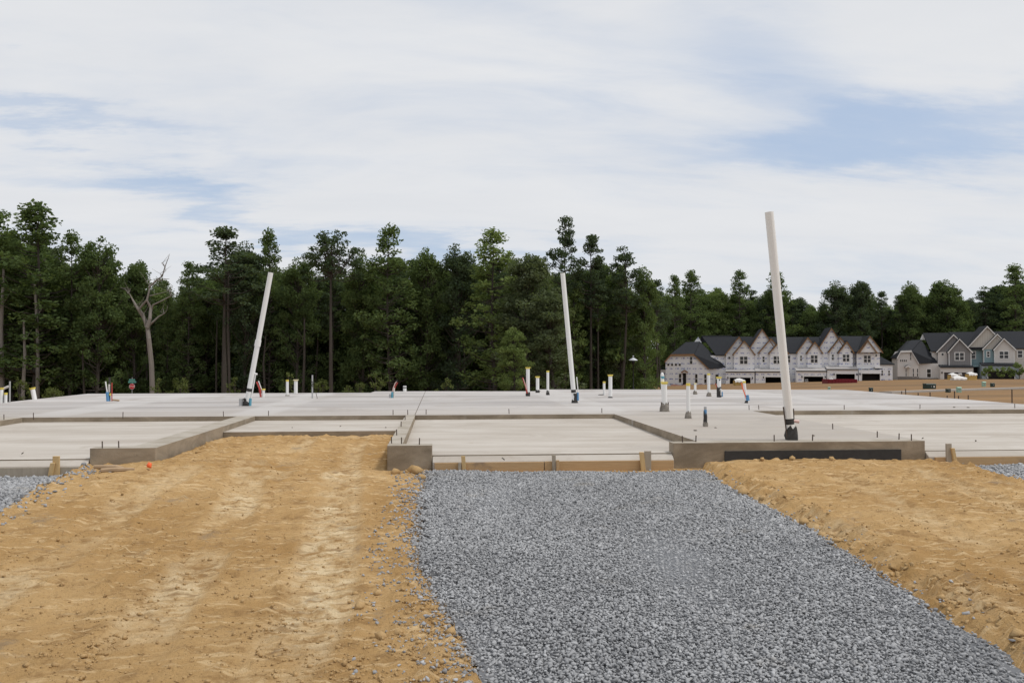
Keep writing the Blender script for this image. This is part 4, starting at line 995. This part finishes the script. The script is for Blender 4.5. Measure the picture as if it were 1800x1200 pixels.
# silt-fence posts
for px, yb_, yt, lb in ((1592, 693, 684, 'dark fence post farthest left behind the slab corner'), (1585, 692, 688, 'short peg beside the leftmost dark fence post'), (1614, 697, 691, 'short stake third along the field edge'), (1635, 698, 690, 'short stake right of the third one'), (1665, 702, 696, 'stake left of the middle tall fence post'),
                        (1678, 702, 688, 'tall fence post in the middle of the row'), (1685, 702, 696, 'short stake just right of the middle tall post'), (1702, 702, 695, 'short stake two steps right of the middle post'), (1779, 708, 685, 'tallest fence post near the right edge')):
    p = on_z(px, yb_, -.25); p, D = (Vector((p.x, p.y, float(terrain(p.x, p.y)))), p.dot(_f)); D = (p - Vector((0, 0, CAMZ))).dot(_f)
    t = at_depth(px, yt, D); mb = MB(); mb.tube([p + Vector((0, 0, -.4)), Vector((p.x, p.y, t.z))], .022, 6); mb.tube([Vector((p.x, p.y, t.z)), Vector((p.x, p.y, t.z + .02))], [.03, .02], 6)
    tag(mb.build('fence_post', M['rebar']), lb, 'post', 'posts behind the slab on the field side')
# sidewalk strip
a, b = hit(1568, 691), hit(1900, 680); dv = (b - a).normalized(); nn = Vector((-dv.y, dv.x, 0)) * .9
mb = MB(); N_ = 24
for i in range(N_ + 1):
    q = a.lerp(b, i / N_)
    for s_ in (0, 1): r = q + nn * s_; mb.v.append((r.x, r.y, float(terrain(r.x, r.y)) + .10))
for i in range(N_): mb.f.append((2 * i, 2 * i + 2, 2 * i + 3, 2 * i + 1)); mb.m.append(0)
for i in range(N_ + 1): pass
o = mb.build('sidewalk', M['path']); so = o.modifiers.new('thick', 'SOLIDIFY'); so.thickness = .14; so.offset = -1; tag(o, kind='structure')
# red dumpster
p, D = at_field(1481, 673); k = D / FPX
e = empty('dumpster', p, RZ, 'long low red dumpster in front of the wrapped houses', 'dumpster')
L, hgt = 52 * k, 6.5 * k
mb = MB(); mb.box(-L / 2, L / 2, 0, .08, -.3, hgt); mb.box(-L / 2, L / 2, 2.2, 2.28, -.3, hgt); mb.box(-L / 2, -L / 2 + .08, .08, 2.2, -.3, hgt); mb.box(L / 2 - .08, L / 2, .08, 2.2, -.3, hgt); mb.box(-L / 2 + .08, L / 2 - .08, .08, 2.2, -.3, .1)
o = mb.build('bin', M['dump']); o.parent = e
for i in range(9):
    mb = MB(); x = -L / 2 + (i + .5) * L / 9; mb.box(x - .05, x + .05, -.07, -.002, -.2, hgt - .06); o = mb.build('rib', M['dump']); o.parent = e
mb = MB(); mb.tube([(-L * .35, 1, hgt - .25), (-L * .30, 1, hgt + .02), (-L * .24, 1, hgt - .25)], [.2, .3, .2], 8); o = mb.build('load', M['tarp']); o.parent = e
# stacks of lumber under white covers
def stack(px, py, wpx, hpx, label, cover=True, m='osb_new'):
    p, D = at_field(px, py); k = D / FPX; w_, h = wpx * k, hpx * k
    e = empty('lumber_stack', p, RZ, label, 'lumber', 'covered lumber stacks in front of the houses'); nl = 5
    for i in range(nl):
        mb = MB(); mb.box(-w_ / 2, w_ / 2, 0, 1.3, -.1 + i * h / nl, -.1 + (i + 1) * h / nl - .03); o = mb.build('bundle', M[m]); o.parent = e
    if cover:
        mb = MB(); n = 10; vs = []
        for j in range(3):
            for i in range(n + 1): vs.append((-w_ * .53 + w_ * 1.06 * i / n, -.06 + j * .72, h - .1 + (.10 + .28 * math.sin(i / n * math.pi) * (1 if j == 1 else .35)) + .03 * math.sin(i * 2.3 + j)))
        for i in range(n + 1): vs.append((-w_ * .53 + w_ * 1.06 * i / n, -.08, h - .32 - .08 * math.sin(i * 1.9)))
        fs = [(j * (n + 1) + i, j * (n + 1) + i + 1, (j + 1) * (n + 1) + i + 1, (j + 1) * (n + 1) + i) for j in range(2) for i in range(n)] + [(3 * (n + 1) + i, 3 * (n + 1) + i + 1, i + 1, i) for i in range(n)]
        mb.add(vs, fs); o = mb.build('cover', M['tarp'], smooth=True); o.parent = e
stack(1678, 667, 12, 9, 'left of three covered lumber stacks before the dark garage door'); stack(1692, 666, 14, 10, 'middle of three covered lumber stacks before the dark garage door')
stack(1710.5, 667.5, 14, 11, 'yellow covered lumber stack right of the other two'); stack(1688, 668, 22, 4.5, 'low white bundle lying in front of the covered lumber stacks', True, 'tarp')
stack(1301, 677, 17, 9, 'covered yellow lumber stack before the leftmost open garage')
# orange safety fence along the wrapped houses
p0, p1 = on_row('A', 1172, 675) - Vector((0, 3, 0)), on_row('A', 1336, 674) - Vector((0, 3, 0))
e = empty('safety_fence', p0, 0, 'low orange safety fence along the foot of the wrapped end house', 'fence')
mb = MB(); n = 40
for i in range(n + 1):
    q = p0.lerp(p1, i / n)
    for z in (.02, .34): mb.v.append((q.x, q.y, q.z + z - .35 + .08 * math.sin(i * 1.1)))
for i in range(n): mb.f.append((2 * i, 2 * i + 2, 2 * i + 3, 2 * i + 1)); mb.m.append(0)
o = mb.build('mesh_band', plain('faded_orange_mesh', (.55, .30, .26), .8), e); so = o.modifiers.new('thick', 'SOLIDIFY'); so.thickness = .03
for i in range(9):
    q = p0.lerp(p1, i / 8); mb = MB(); mb.box(q.x - .03, q.x + .03, q.y - .03, q.y + .03, q.z - 1.0, q.z + .25); mb.build('post', M['rebar'], e)
# something white in a garage, white parcel before the teal garage
for px, py, wp, hp, lb in ((1418, 671, 6, 5, 'white appliance box inside the open wrapped garage'), (1752, 665.5, 8, 5, 'white parked trailer nose before the teal garage')):
    p = at_depth(px, py, HD - 1.4); k = HD / FPX; e = empty('white_box', p, RZ, lb, 'box'); mb = MB(); mb.box(-wp * k / 2, wp * k / 2, 0, .8, -.5, hp * k); o = mb.build('body', M['white'], bevel=.15); o.parent = e
    mb = MB(); mb.box(-wp * k * .25, wp * k * .25, -.03, -.002, hp * k * .4, hp * k * .65); o = mb.build('dark_panel', M['greys']); o.parent = e

# stop sign with street blades, left
p = at_depth(232, 679, 86.0); zgnd = float(terrain(p.x, p.y)); k = 86.0 / FPX
e = empty('stop_sign', (p.x, p.y, zgnd), math.atan2(-p.x, p.y) * 0 - YAW, 'red stop sign with two green street-name blades behind the slab', 'sign')
def loc(o): o.parent = e; return o
hz = p.z - zgnd
mb = MB(); mb.tube([(0, .03, -.3), (0, .03, hz + .95)], .03, 8); loc(mb.build('post', M['steel']))
R8 = .31; oct_ = [(R8 * math.cos(math.pi / 8 + i * math.pi / 4), R8 * math.sin(math.pi / 8 + i * math.pi / 4)) for i in range(8)]
def octplate(nm, s_, y0, y1, m): mb = MB(); mb.add([(x * s_, y0, hz + z * s_) for x, z in oct_] + [(x * s_, y1, hz + z * s_) for x, z in oct_], [tuple(range(8)), tuple(range(15, 7, -1))] + [(i + 8, (i + 1) % 8 + 8, (i + 1) % 8, i) for i in range(8)]); return loc(mb.build(nm, M[m]))
octplate('border', 1.0, -.012, -.002, 'white'); octplate('face', .93, -.018, -.013, 'sign_red')
cu = bpy.data.curves.new('STOP', 'FONT'); cu.body = 'STOP'; cu.size = .24; cu.align_x = 'CENTER'; cu.align_y = 'CENTER'; cu.extrude = .002
cu.materials.append(M['white']); _to = bpy.data.objects.new('tmp', cu); COL.objects.link(_to); bpy.context.view_layer.update()
_me = bpy.data.meshes.new_from_object(_to); bpy.data.objects.remove(_to)
to = bpy.data.objects.new('lettering', _me); COL.objects.link(to); to.rotation_euler = (math.pi / 2, 0, 0); to.location = (0, -.022, hz); to.parent = e
for z, rot_, dx in ((.47, .10, .02), (.68, -.35, .0)):
    mb = MB(); w2 = .40; mb.box(-w2, w2, -.008, .008, -.085, .085); o = mb.build('street_blade', M['sign_green'], bevel=.004); o.location = (dx, -.01 if z < .6 else 0, hz + z); o.rotation_euler = (0, 0, rot_); o.parent = e
    mb = MB(); mb.box(-w2 * .97, w2 * .97, -.0115, -.0085, .066, .078); mb.box(-w2 * .97, w2 * .97, -.0115, -.0085, -.078, -.066); q = mb.build('blade_border', M['white']); q.parent = o
# street lamp in front of the dark wood
p = at_depth(1113, 632, 92.0); zgnd = float(terrain(p.x, p.y)); hz = p.z - zgnd
e = empty('street_lamp', (p.x, p.y, zgnd), -YAW, 'black post lamp with a pale conical hood before the dark wood', 'lamp')
def lathe(nm, prof, m, n=18):
    mb = MB(); vs = [(r * math.cos(2 * math.pi * i / n), r * math.sin(2 * math.pi * i / n), z) for r, z in prof for i in range(n)]
    mb.add(vs, [(j * n + i, j * n + (i + 1) % n, (j + 1) * n + (i + 1) % n, (j + 1) * n + i) for j in range(len(prof) - 1) for i in range(n)]); o = mb.build(nm, M[m], smooth=True); o.parent = e
lathe('post', [(.11, -.3), (.11, .5), (.06, .6), (.055, hz - .55), (.10, hz - .5)], 'lampblack'); lathe('lantern', [(.10, hz - .5), (.20, hz - .32), (.17, hz - .06), (.1, hz - .05)], 'lampblack')
lathe('hood', [(.50, hz - .08), (.46, hz), (.16, hz + .17), (.09, hz + .22), (.001, hz + .225)], 'lampgrey'); lathe('finial', [(.03, hz + .22), (.03, hz + .30), (.09, hz + .36), (.07, hz + .43), (.001, hz + .46)], 'lampgrey')

# ------------------------------------------------------------------ trees
def leaf_cloud(r, centres, radii, per, size, squash=.75):
    """small leaf-sized quads spread through clumps; returns V, F, tint"""
    Vs = []; T_ = []
    for c, R_ in zip(centres, radii):
        n = max(8, int(per * (R_ / 1.0) ** 2))
        d = r.standard_normal((n, 3)); d /= np.linalg.norm(d, axis=1)[:, None]
        rad = r.random(n) ** .45
        p = c + d * (rad * R_)[:, None] * np.array([1, 1, squash])
        a = r.standard_normal((n, 3)); a /= np.linalg.norm(a, axis=1)[:, None]
        b = np.cross(a, r.standard_normal((n, 3))); b /= np.linalg.norm(b, axis=1)[:, None]
        s = size * r.uniform(.6, 1.35, n)[:, None]
        Vs.append(np.stack([p - a * s, p + b * s * .6, p + a * s, p - b * s * .6], 1))
        T_.append(np.repeat(np.clip(r.normal(.45, .16) + r.normal(0, .16, n), 0, 1), 4))
    V = np.concatenate(Vs).reshape(-1, 3); F = np.arange(len(V)).reshape(-1, 4)
    return V, F, np.concatenate(T_)
def tree_mesh(kind, seed):
    """prototype about 18 m tall standing at the origin: (trunk mesh, crown mesh)"""
    r = np.random.default_rng(seed); H_ = 18.0; mb = MB()
    bend = r.normal(0, .35, 2); tp = lambda z: Vector((bend[0] * math.sin(z / H_ * 3), bend[1] * math.sin(z / H_ * 2.4), z))
    top = {'pine': .97, 'umbrella': .9}.get(kind, .9) * H_
    r0 = {'pine': .20, 'umbrella': .21, 'slim': .15}.get(kind, .22)
    zs = np.linspace(-1.5, top, 9); mb.tube([tp(z) for z in zs], [r0 * (1 - .86 * max(z, 0) / H_) for z in zs], 7)
    C = []; R_ = []
    def limb(z, c):
        b = tp(z); c = Vector(c); m_ = b.lerp(c, .5) + Vector((0, 0, -.12 * (c - b).length)); mb.tube([b, m_, c], [max(.03, .08 * (1 - z / H_) + .03), .04, .015], 5)
    if kind == 'pine':
        for i in range(64):
            f = r.uniform(.56, 1.0); z = f * H_; wmax = 2.6 * min(1, (1.04 - f) / .28) * (.5 + .5 * min(1, (f - .52) / .12)); a = r.uniform(0, 6.28); q = wmax * r.uniform(.35, 1)
            c = tp(z) + Vector((q * math.cos(a), q * math.sin(a), r.uniform(-.2, .3))); C.append(c); R_.append(r.uniform(.4, .8)); limb(z - .3 - q * .2, c)
    elif kind == 'umbrella':
        for i in range(80):
            a = r.uniform(0, 6.28); q = 2.7 * math.sqrt(r.random()); z = H_ * .985 - .30 * q * q - r.uniform(0, 3.2) * (.3 + .7 * q / 2.7)
            c = Vector((q * math.cos(a), q * math.sin(a), z)) + tp(H_ * .9) * Vector((1, 1, 0)).x * 0; C.append(c); R_.append(r.uniform(.42, .72)); limb(H_ * r.uniform(.70, .86), c)
    elif kind == 'slim':
        for i in range(125):
            f = r.uniform(.12, 1.0); z = f * H_; wmax = 2.25 * math.sin(min(1, (1.02 - f) / .5) * 1.57) ** .8; a = r.uniform(0, 6.28); q = wmax * r.uniform(.3, 1)
            c = tp(z) + Vector((q * math.cos(a), q * math.sin(a), 0)); C.append(c); R_.append(r.uniform(.35, .8)); limb(z - q * .5, c)
    else:
        lob = [(r.uniform(.45, .92), r.uniform(0, 6.28), r.uniform(.8, 2.3)) for _ in range(9)]
        for i in range(150):
            f, a, q = lob[r.integers(9)] if i > 84 else (r.uniform(.08, .95), r.uniform(0, 6.28), r.uniform(.4, 2.9) )
            z = f * H_ + r.normal(0, .7); cap_ = 3.1 * max(.12, math.sin(min(1, max(.05, (1.04 - z / H_) / .55)) * 1.57))
            q = min(q + r.normal(0, .5), cap_); a += r.normal(0, .45)
            c = tp(min(z, H_ * .98)) + Vector((q * math.cos(a), q * math.sin(a), 0)); C.append(c); R_.append(r.uniform(.5, 1.1)); limb(max(1.5, z - 1.0 - abs(q) * .5), c)
    per, size, sq = {'pine': (170, .13, .6), 'umbrella': (150, .12, .55), 'slim': (150, .135, .85)}.get(kind, (140, .145, .8))
    V, F, T_ = leaf_cloud(r, [np.array(c) for c in C], R_, per, size, sq)
    tr = mb.build('trunk', M['bark']); cr = np_mesh('crown', V, F, M['leaf'], tint=T_)
    tm, cm = tr.data, cr.data
    bpy.data.objects.remove(tr); bpy.data.objects.remove(cr)
    return tm, cm
PROTO = {k: [tree_mesh(k, 500 + 10 * j + i) for i in range(n)] for j, (k, n) in enumerate((('broad', 5), ('slim', 4), ('pine', 4), ('umbrella', 1)))}
_mats = {}
def crown_mesh(me, m):
    key = (me.name, m)
    if key not in _mats: q = me.copy(); q.materials.clear(); q.materials.append(M[m]); _mats[key] = q
    return _mats[key]
def tree(kind, i, p, height, label, leaf='leaf', wide=1.0, group=None, bark=None, name='tree'):
    tm, cm = PROTO[kind][i % len(PROTO[kind])]; s_ = height / 18.0
    e = empty(name, p, random.uniform(0, 6.28), label, 'tree', group); e.scale = (s_ * wide, s_ * wide, s_)
    for nm, me in (('trunk', tm if not bark else crown_mesh(tm, bark)), ('crown', crown_mesh(cm, leaf))):
        o = bpy.data.objects.new(nm, me); COL.objects.link(o); o.parent = e
    return e
def tree_at(px, top, D, kind, i, label, leaf='leaf', wide=1.0, group=None, bark=None):
    q = at_depth(px, top, D); g_ = float(terrain(q.x, q.y))
    return tree(kind, i, (q.x, q.y, g_), q.z - g_, label, leaf, wide, group, bark, {'pine': 'pine_tree', 'umbrella': 'pine_tree'}.get(kind, 'broadleaf_tree'))
# the trees one can tell apart along the left wood
for px, top, D, kind, i, lf, wd, lb in (
    (-8, 372, 93, 'slim', 0, 'leaf', 1.5, 'tall leafy tree at the very left picture edge'), (62, 358, 92, 'slim', 1, 'leaf', 1.6, 'tall loose-crowned tree, highest at the left end of the wood'),
    (125, 412, 94, 'slim', 2, 'leaf', 1.1, 'thin-branched light tree right of the tallest left one'), (172, 416, 93, 'broad', 0, 'leaf', .95, 'full round-crowned tree left of the dead snag'),
    (240, 458, 97, 'broad', 1, 'leaf', .9, 'leafy tree directly behind the dead snag'), (332, 466, 95, 'slim', 3, 'leaf', 1.0, 'short tree in the dip right of the dead snag'),
    (396, 408, 92, 'pine', 0, 'leaf_pine', 1.6, 'dark broad pine left of the left leaning pipe'), (432, 424, 95, 'broad', 2, 'leaf_pine', .9, 'dark dense tree behind the left leaning pipe'),
    (474, 406, 96, 'slim', 1, 'leaf', .9, 'pointed leafy tree above the top of the left leaning pipe'), (522, 452, 94, 'broad', 3, 'leaf', .9, 'low broad tree left of the umbrella pine'),
    (583, 400, 90, 'umbrella', 0, 'leaf_pine', 1.1, 'umbrella-shaped pine with a bare trunk and domed dark crown'), (640, 446, 95, 'broad', 4, 'leaf', .9, 'leafy tree between the umbrella pine and the fan-shaped tree'),
    (688, 401, 92, 'slim', 2, 'leaf', 1.25, 'fan-shaped open-crowned tree with a straight pale trunk'), (748, 434, 95, 'broad', 0, 'leaf', .95, 'broad tree right of the fan-shaped one'),
    (808, 430, 94, 'broad', 2, 'leaf_pine', 1.0, 'dark round-topped tree left of the pale leafy one'), (872, 407, 89, 'slim', 0, 'leaf_light', 1.6, 'tall pale green tree with airy top at the centre'),
    (930, 448, 86, 'broad', 1, 'leaf_grey', 1.35, 'silvery green bushy tree left of the middle leaning pipe'), (975, 505, 85, 'broad', 3, 'leaf_grey', 1.5, 'lower silvery tree behind the middle leaning pipe'),
    (993, 383, 96, 'pine', 1, 'leaf_pine', .8, 'tallest slender dark pine standing above the centre'), (1038, 417, 97, 'pine', 2, 'leaf_pine', .95, 'second dark pine right of the tallest slender one'),
    (1092, 437, 98, 'pine', 3, 'leaf_pine', 1.1, 'dark flat-topped pine left of the lamp post'), (1132, 468, 99, 'broad', 4, 'leaf', .85, 'leafy tree above the post lamp'),
    (1185, 488, 180, 'slim', 3, 'leaf', 1.0, 'pointed dark tree left of the wrapped end house'), (1212, 478, 184, 'slim', 1, 'leaf', 1.2, 'light pointed tree rising behind the left wing'),
    (1303, 478, 188, 'slim', 0, 'leaf', 1.2, 'feathery tree behind the wrapped houses left of the tallest pipe'), (1362, 478, 188, 'slim', 2, 'leaf', 1.3, 'feathery tree behind the tallest leaning pipe'),
    (1470, 494, 188, 'broad', 2, 'leaf_pine', 1.1, 'dark round tree behind the highest wrapped gable'), (1512, 494, 188, 'broad', 1, 'leaf_pine', .95, 'dark tree behind the right wrapped end house'),
    (1600, 494, 188, 'broad', 0, 'leaf', 1.0, 'leafy tree behind the gap between the two house rows'), (1662, 491, 188, 'broad', 3, 'leaf', 1.2, 'broad leafy tree behind the grey gabled bay'),
    (1783, 468, 186, 'slim', 2, 'leaf', 1.5, 'highest tree at the right, behind the beige townhouse')):
    tree_at(px, top, D, kind, i, lb, lf, wd)
tree_at(905, 575, 80, 'broad', 4, 'low bright green tree at the centre wood edge', 'leaf_light', 1.25)
# the solid wood behind: rows of look-alike trees
prof = [(-80, 380), (0, 385), (60, 385), (110, 425), (170, 430), (235, 465), (330, 475), (395, 430), (475, 430), (520, 460), (583, 440), (640, 455), (688, 425), (740, 440), (830, 440), (870, 430), (930, 455), (1000, 440), (1040, 435), (1090, 450), (1130, 475), (1180, 500), (1300, 500), (1360, 495), (1430, 522), (1500, 500), (1560, 510), (1600, 500), (1660, 497), (1700, 508), (1780, 485), (1900, 480)]
def prof_at(px): return float(np.interp(px, [a for a, b in prof], [b for a, b in prof]))
rr = random.Random(11)
ZONES = [(60, 'left of the tallest left-hand tree'), (230, 'between the tallest left tree and the dead snag'), (400, 'between the dead snag and the dark broad pine'), (583, 'between the left leaning pipe and the umbrella pine'),
         (690, 'between the umbrella pine and the fan-shaped tree'), (872, 'between the fan-shaped tree and the airy tree'), (995, 'between the airy tree and tallest pine'), (1300, 'between the tallest pine and the post lamp')]
ZONES_R = [(1240, 'behind the wing of the wrapped end house'), (1360, 'behind the wrapped houses left of the tallest pipe'), (1500, 'behind the wrapped houses right of the tallest pipe'), (1620, 'behind the gap between the two house rows'), (2500, 'behind the finished townhouses')]
KN = {'broad': 'broadleaf tree', 'slim': 'slim leafy tree', 'pine': 'dark pine'}
def zone(z, px): return next(t for lim, t in z if px < lim)
GW = 'look-alike trees of the dense wood'
for row, (dD, drop, step) in enumerate(((3, 26, 38), (7, 12, 42), (12, 16, 44), (18, 22, 46), (25, 26, 50))):
    px = -110 + rr.uniform(0, 30)
    while px < 1128:
        D = 95 + dD + rr.uniform(-1.5, 1.5); k = rr.choice(('broad', 'broad', 'broad', 'slim', 'pine'))
        tree_at(px, prof_at(px) + drop + rr.uniform(0, 34), D, k, rr.randrange(5), KN[k] + ' in the wood ' + zone(ZONES, px), 'leaf_pine' if k == 'pine' else rr.choice(('leaf', 'leaf', 'leaf', 'leaf_light', 'leaf_pine', 'leaf_grey')), rr.uniform(.9, 1.25), 'trees of the dense wood behind the slab')
        px += step * rr.uniform(.75, 1.25)
for row, (dD, drop, step) in enumerate(((0, 8, 26), (6, 10, 26), (13, 14, 28), (21, 18, 30))):
    px = 1150 + rr.uniform(0, 20)
    while px < 1900:
        D = 191 + dD + rr.uniform(-2, 2)
        if px < 1160: D -= 40
        k = rr.choice(('broad', 'broad', 'broad', 'slim', 'pine'))
        tree_at(px, prof_at(px) + drop + rr.uniform(-4, 26), D, k, rr.randrange(5), KN[k] + ' in the wood ' + zone(ZONES_R, px), 'leaf_pine' if k == 'pine' else rr.choice(('leaf', 'leaf', 'leaf', 'leaf_light', 'leaf_pine')), rr.uniform(.95, 1.35), 'trees behind the townhouses')
        px += step * rr.uniform(.75, 1.25)
# dark understorey that closes the wood below the crowns
def understorey(name, D0, D1, pxa, pxb, ztop, n, size, seed, label):
    r = np.random.default_rng(seed); C = []; R_ = []
    for i in range(n):
        px = r.uniform(pxa, pxb); D = r.uniform(D0, D1); q = at_depth(px, 627, D); g_ = float(terrain(q.x, q.y))
        C.append(np.array((q.x, q.y, g_ + r.uniform(0, 1) ** 1.3 * ztop))); R_.append(r.uniform(.9, 1.7))
    V, F, T_ = leaf_cloud(r, C, R_, 46, size, .8)
    tag(np_mesh(name, V, F, M['leaf'], tint=T_ * .8), label, 'undergrowth', kind='stuff')
understorey('undergrowth', 97, 124, -150, 1140, 9.5, 1300, .24, 61, 'dark leafy undergrowth filling the wood behind the slab')
understorey('undergrowth', 190, 216, 1130, 1930, 10, 700, .34, 62, 'dark leafy undergrowth filling the wood behind the townhouses')
understorey('far_wood', 128, 170, -260, 1130, 13, 900, .5, 63, 'far mass of wood seen between the trunks')
understorey('far_wood', 225, 330, 1000, 2000, 15, 600, .6, 64, 'far mass of wood beyond the townhouses')
# dead snag
q = at_depth(268, 690, 88.0); g_ = float(terrain(q.x, q.y))
e = empty('dead_tree', (q.x, q.y, g_), 0, 'leafless grey dead tree with forked broken limbs', 'tree')
def sn(px, py): v = at_depth(px, py, 88.0); v.y += random.uniform(-.3, .3); return v
def snag(nm, pts, rads): mb = MB(); mb.tube([sn(*a) if not isinstance(a, Vector) else a for a in pts], rads, 8); mb.build(nm, M['bark_pale'], e)
for _i in range(26):
    _a = random.choice(((226, 516), (262, 500), (284, 485), (290, 551), (300, 520), (296, 511), (243, 543), (259, 528), (290, 470), (253, 550)))
    snag('twig', [_a, (_a[0] + random.uniform(-9, 9), _a[1] - random.uniform(3, 12)), (_a[0] + random.uniform(-18, 18), _a[1] - random.uniform(8, 24))], [.035, .022, .008])
snag('trunk', [Vector((q.x, q.y, g_ - 1)), sn(268, 690), sn(267, 640), sn(263, 595), sn(259, 572)], [.33, .28, .26, .24, .22])
snag('limb', [(259, 575), (250, 556), (243, 543), (232, 527), (226, 516)], [.24, .2, .15, .09, .04]); snag('limb', [(260, 576), (265, 560), (264, 540), (259, 528), (263, 510), (262, 500)], [.24, .18, .15, .12, .09, .04])
snag('limb', [(243, 544), (254, 533), (259, 528)], [.13, .11, .1]); snag('limb', [(262, 505), (276, 492), (284, 485), (290, 470), (299, 448)], [.10, .09, .07, .05, .02])
snag('limb', [(265, 545), (268, 536), (284, 529), (300, 520), (307, 516)], [.1, .09, .07, .05, .02]); snag('limb', [(262, 572), (270, 566), (280, 556), (290, 551)], [.14, .11, .08, .04])
snag('limb', [(264, 520), (276, 517), (296, 511)], [.06, .04, .02]); snag('limb', [(280, 494), (290, 491), (297, 490)], [.05, .04, .02]); snag('limb', [(257, 574), (255, 562), (253, 550)], [.12, .08, .04])
# bare trunks standing at the wood edge
for px, tp_, D, wd, lb in ((4, 470, 91, .26, 'straight trunk at the left picture edge'), (40, 560, 90, .20, 'pale forked trunk beside the left edge'), (66, 500, 91, .22, 'trunk left of the tilted fat stub'), (148, 560, 92, .13, 'thin pale trunk left of the blue tube bundle'), (403, 470, 92, .17, 'slim trunk left of the left leaning pipe'), (380, 560, 95, .12, 'thin dark trunk left of the slim one'),
                      (533, 560, 92, .16, 'crooked trunk behind the tan-capped stub'), (466, 590, 93, .14, 'thin leaning trunk right of the left pipe'), (800, 540, 96, .20, 'brown trunk in the dark centre of the wood'), (860, 560, 93, .16, 'trunk beside the pale green tree'), (1402 - 240, 600, 120, .14, 'thin trunk left of the wrapped end house')):
    b = at_depth(px, 690, D); g_ = float(terrain(b.x, b.y)); t = at_depth(px + random.uniform(-6, 4), tp_, D); mb = MB(); m_ = b.lerp(t, .5) + Vector((random.uniform(-.25, .25), 0, 0))
    mb.tube([(b.x, b.y, g_ - .6), b, m_, t], [wd * 1.1, wd, wd * .8, wd * .45], 8)
    c = m_.lerp(t, .4); mb.tube([c, c + Vector((random.choice((-1, 1)) * .8, 0, 1.3))], [wd * .3, .02], 6)
    tag(mb.build('tree_trunk', M['bark_pale'] if D < 92 else M['bark']), lb, 'trunk', 'bare trunks along the wood edge')
# shrubs right behind the slab and young street trees
def shrub(px, base, top, D, wm, label, leaf, seed, cat='shrub', name='shrub', stem=True):
    r = np.random.default_rng(seed); q = at_depth(px, base, D); g_ = min(float(terrain(q.x, q.y)), q.z); t = at_depth(px, top, D); h = t.z - g_
    e = empty(name, (q.x, q.y, g_), 0, label, cat); C = []; R_ = []; mb = MB()
    for i in range(16):
        f = r.uniform(.3, .97); w_ = wm * (.35 + .65 * math.sin(min(1, (1.05 - f) / .6) * 1.57)) * r.uniform(.2, 1); a = r.uniform(0, 6.28)
        c = np.array((w_ * math.cos(a), w_ * math.sin(a), f * h)); C.append(c); R_.append(r.uniform(.16, .34) * max(wm, .8)); mb.tube([(0, 0, max(0, f * h - w_ - .3)), tuple(c)], [.025, .008], 5)
    mb.tube([(0, 0, -.3), (0, 0, h * .8)], [.05, .02], 6)
    o = mb.build('stem', M['bark']); o.parent = e
    V, F, T_ = leaf_cloud(r, C, R_, 420, .075 * max(1, D / 90), .9); o = np_mesh('foliage', V, F, M[leaf], tint=T_); o.parent = e
for i, (px, top, D, wm, lb) in enumerate(((34, 664, 70, 1.0, 'thin shrub between the left edge stubs'), (96, 676, 72, 1.2, 'low grey-green shrub right of the tilted stub'), (278, 664, 72, .9, 'light shrub right of the dead tree'), (318, 666, 74, 1.3, 'wide pale shrub left of the left leaning pipe'), (413, 664, 72, .8, 'yellow-green shrub just left of the left pipe base'),
    (507, 655, 70, .8, 'tall shrub right behind the slim yellow-capped stub'), (567, 668, 71, 1.0, 'bushy shrub right of the black-corded conduit'), (632, 670, 74, .7, 'small shrub midway to the fan-shaped tree'), (660, 655, 72, 1.1, 'upright shrub left of the bending tubes'), (784, 665, 72, .9, 'lone shrub right of the black-banded stub'), (612, 676, 74, .6, 'tiny shrub at the back edge of the slab'))):
    shrub(px, 695, top, D, wm, lb, 'shrub', 900 + i)
for i, (px, top, wm, lb) in enumerate(((1738, 641, 1.3, 'young street tree left of the teal garage'), (1761, 643, 1.2, 'young street tree before the teal garage door'), (1792, 637, 1.5, 'bushy young tree at the beige house entrance'), (1778, 646, 1.0, 'slim young tree right of the teal garage'))):
    shrub(px, 668, top, 158.0, wm, lb, 'leaf_light', 950 + i, 'tree', 'street_tree')
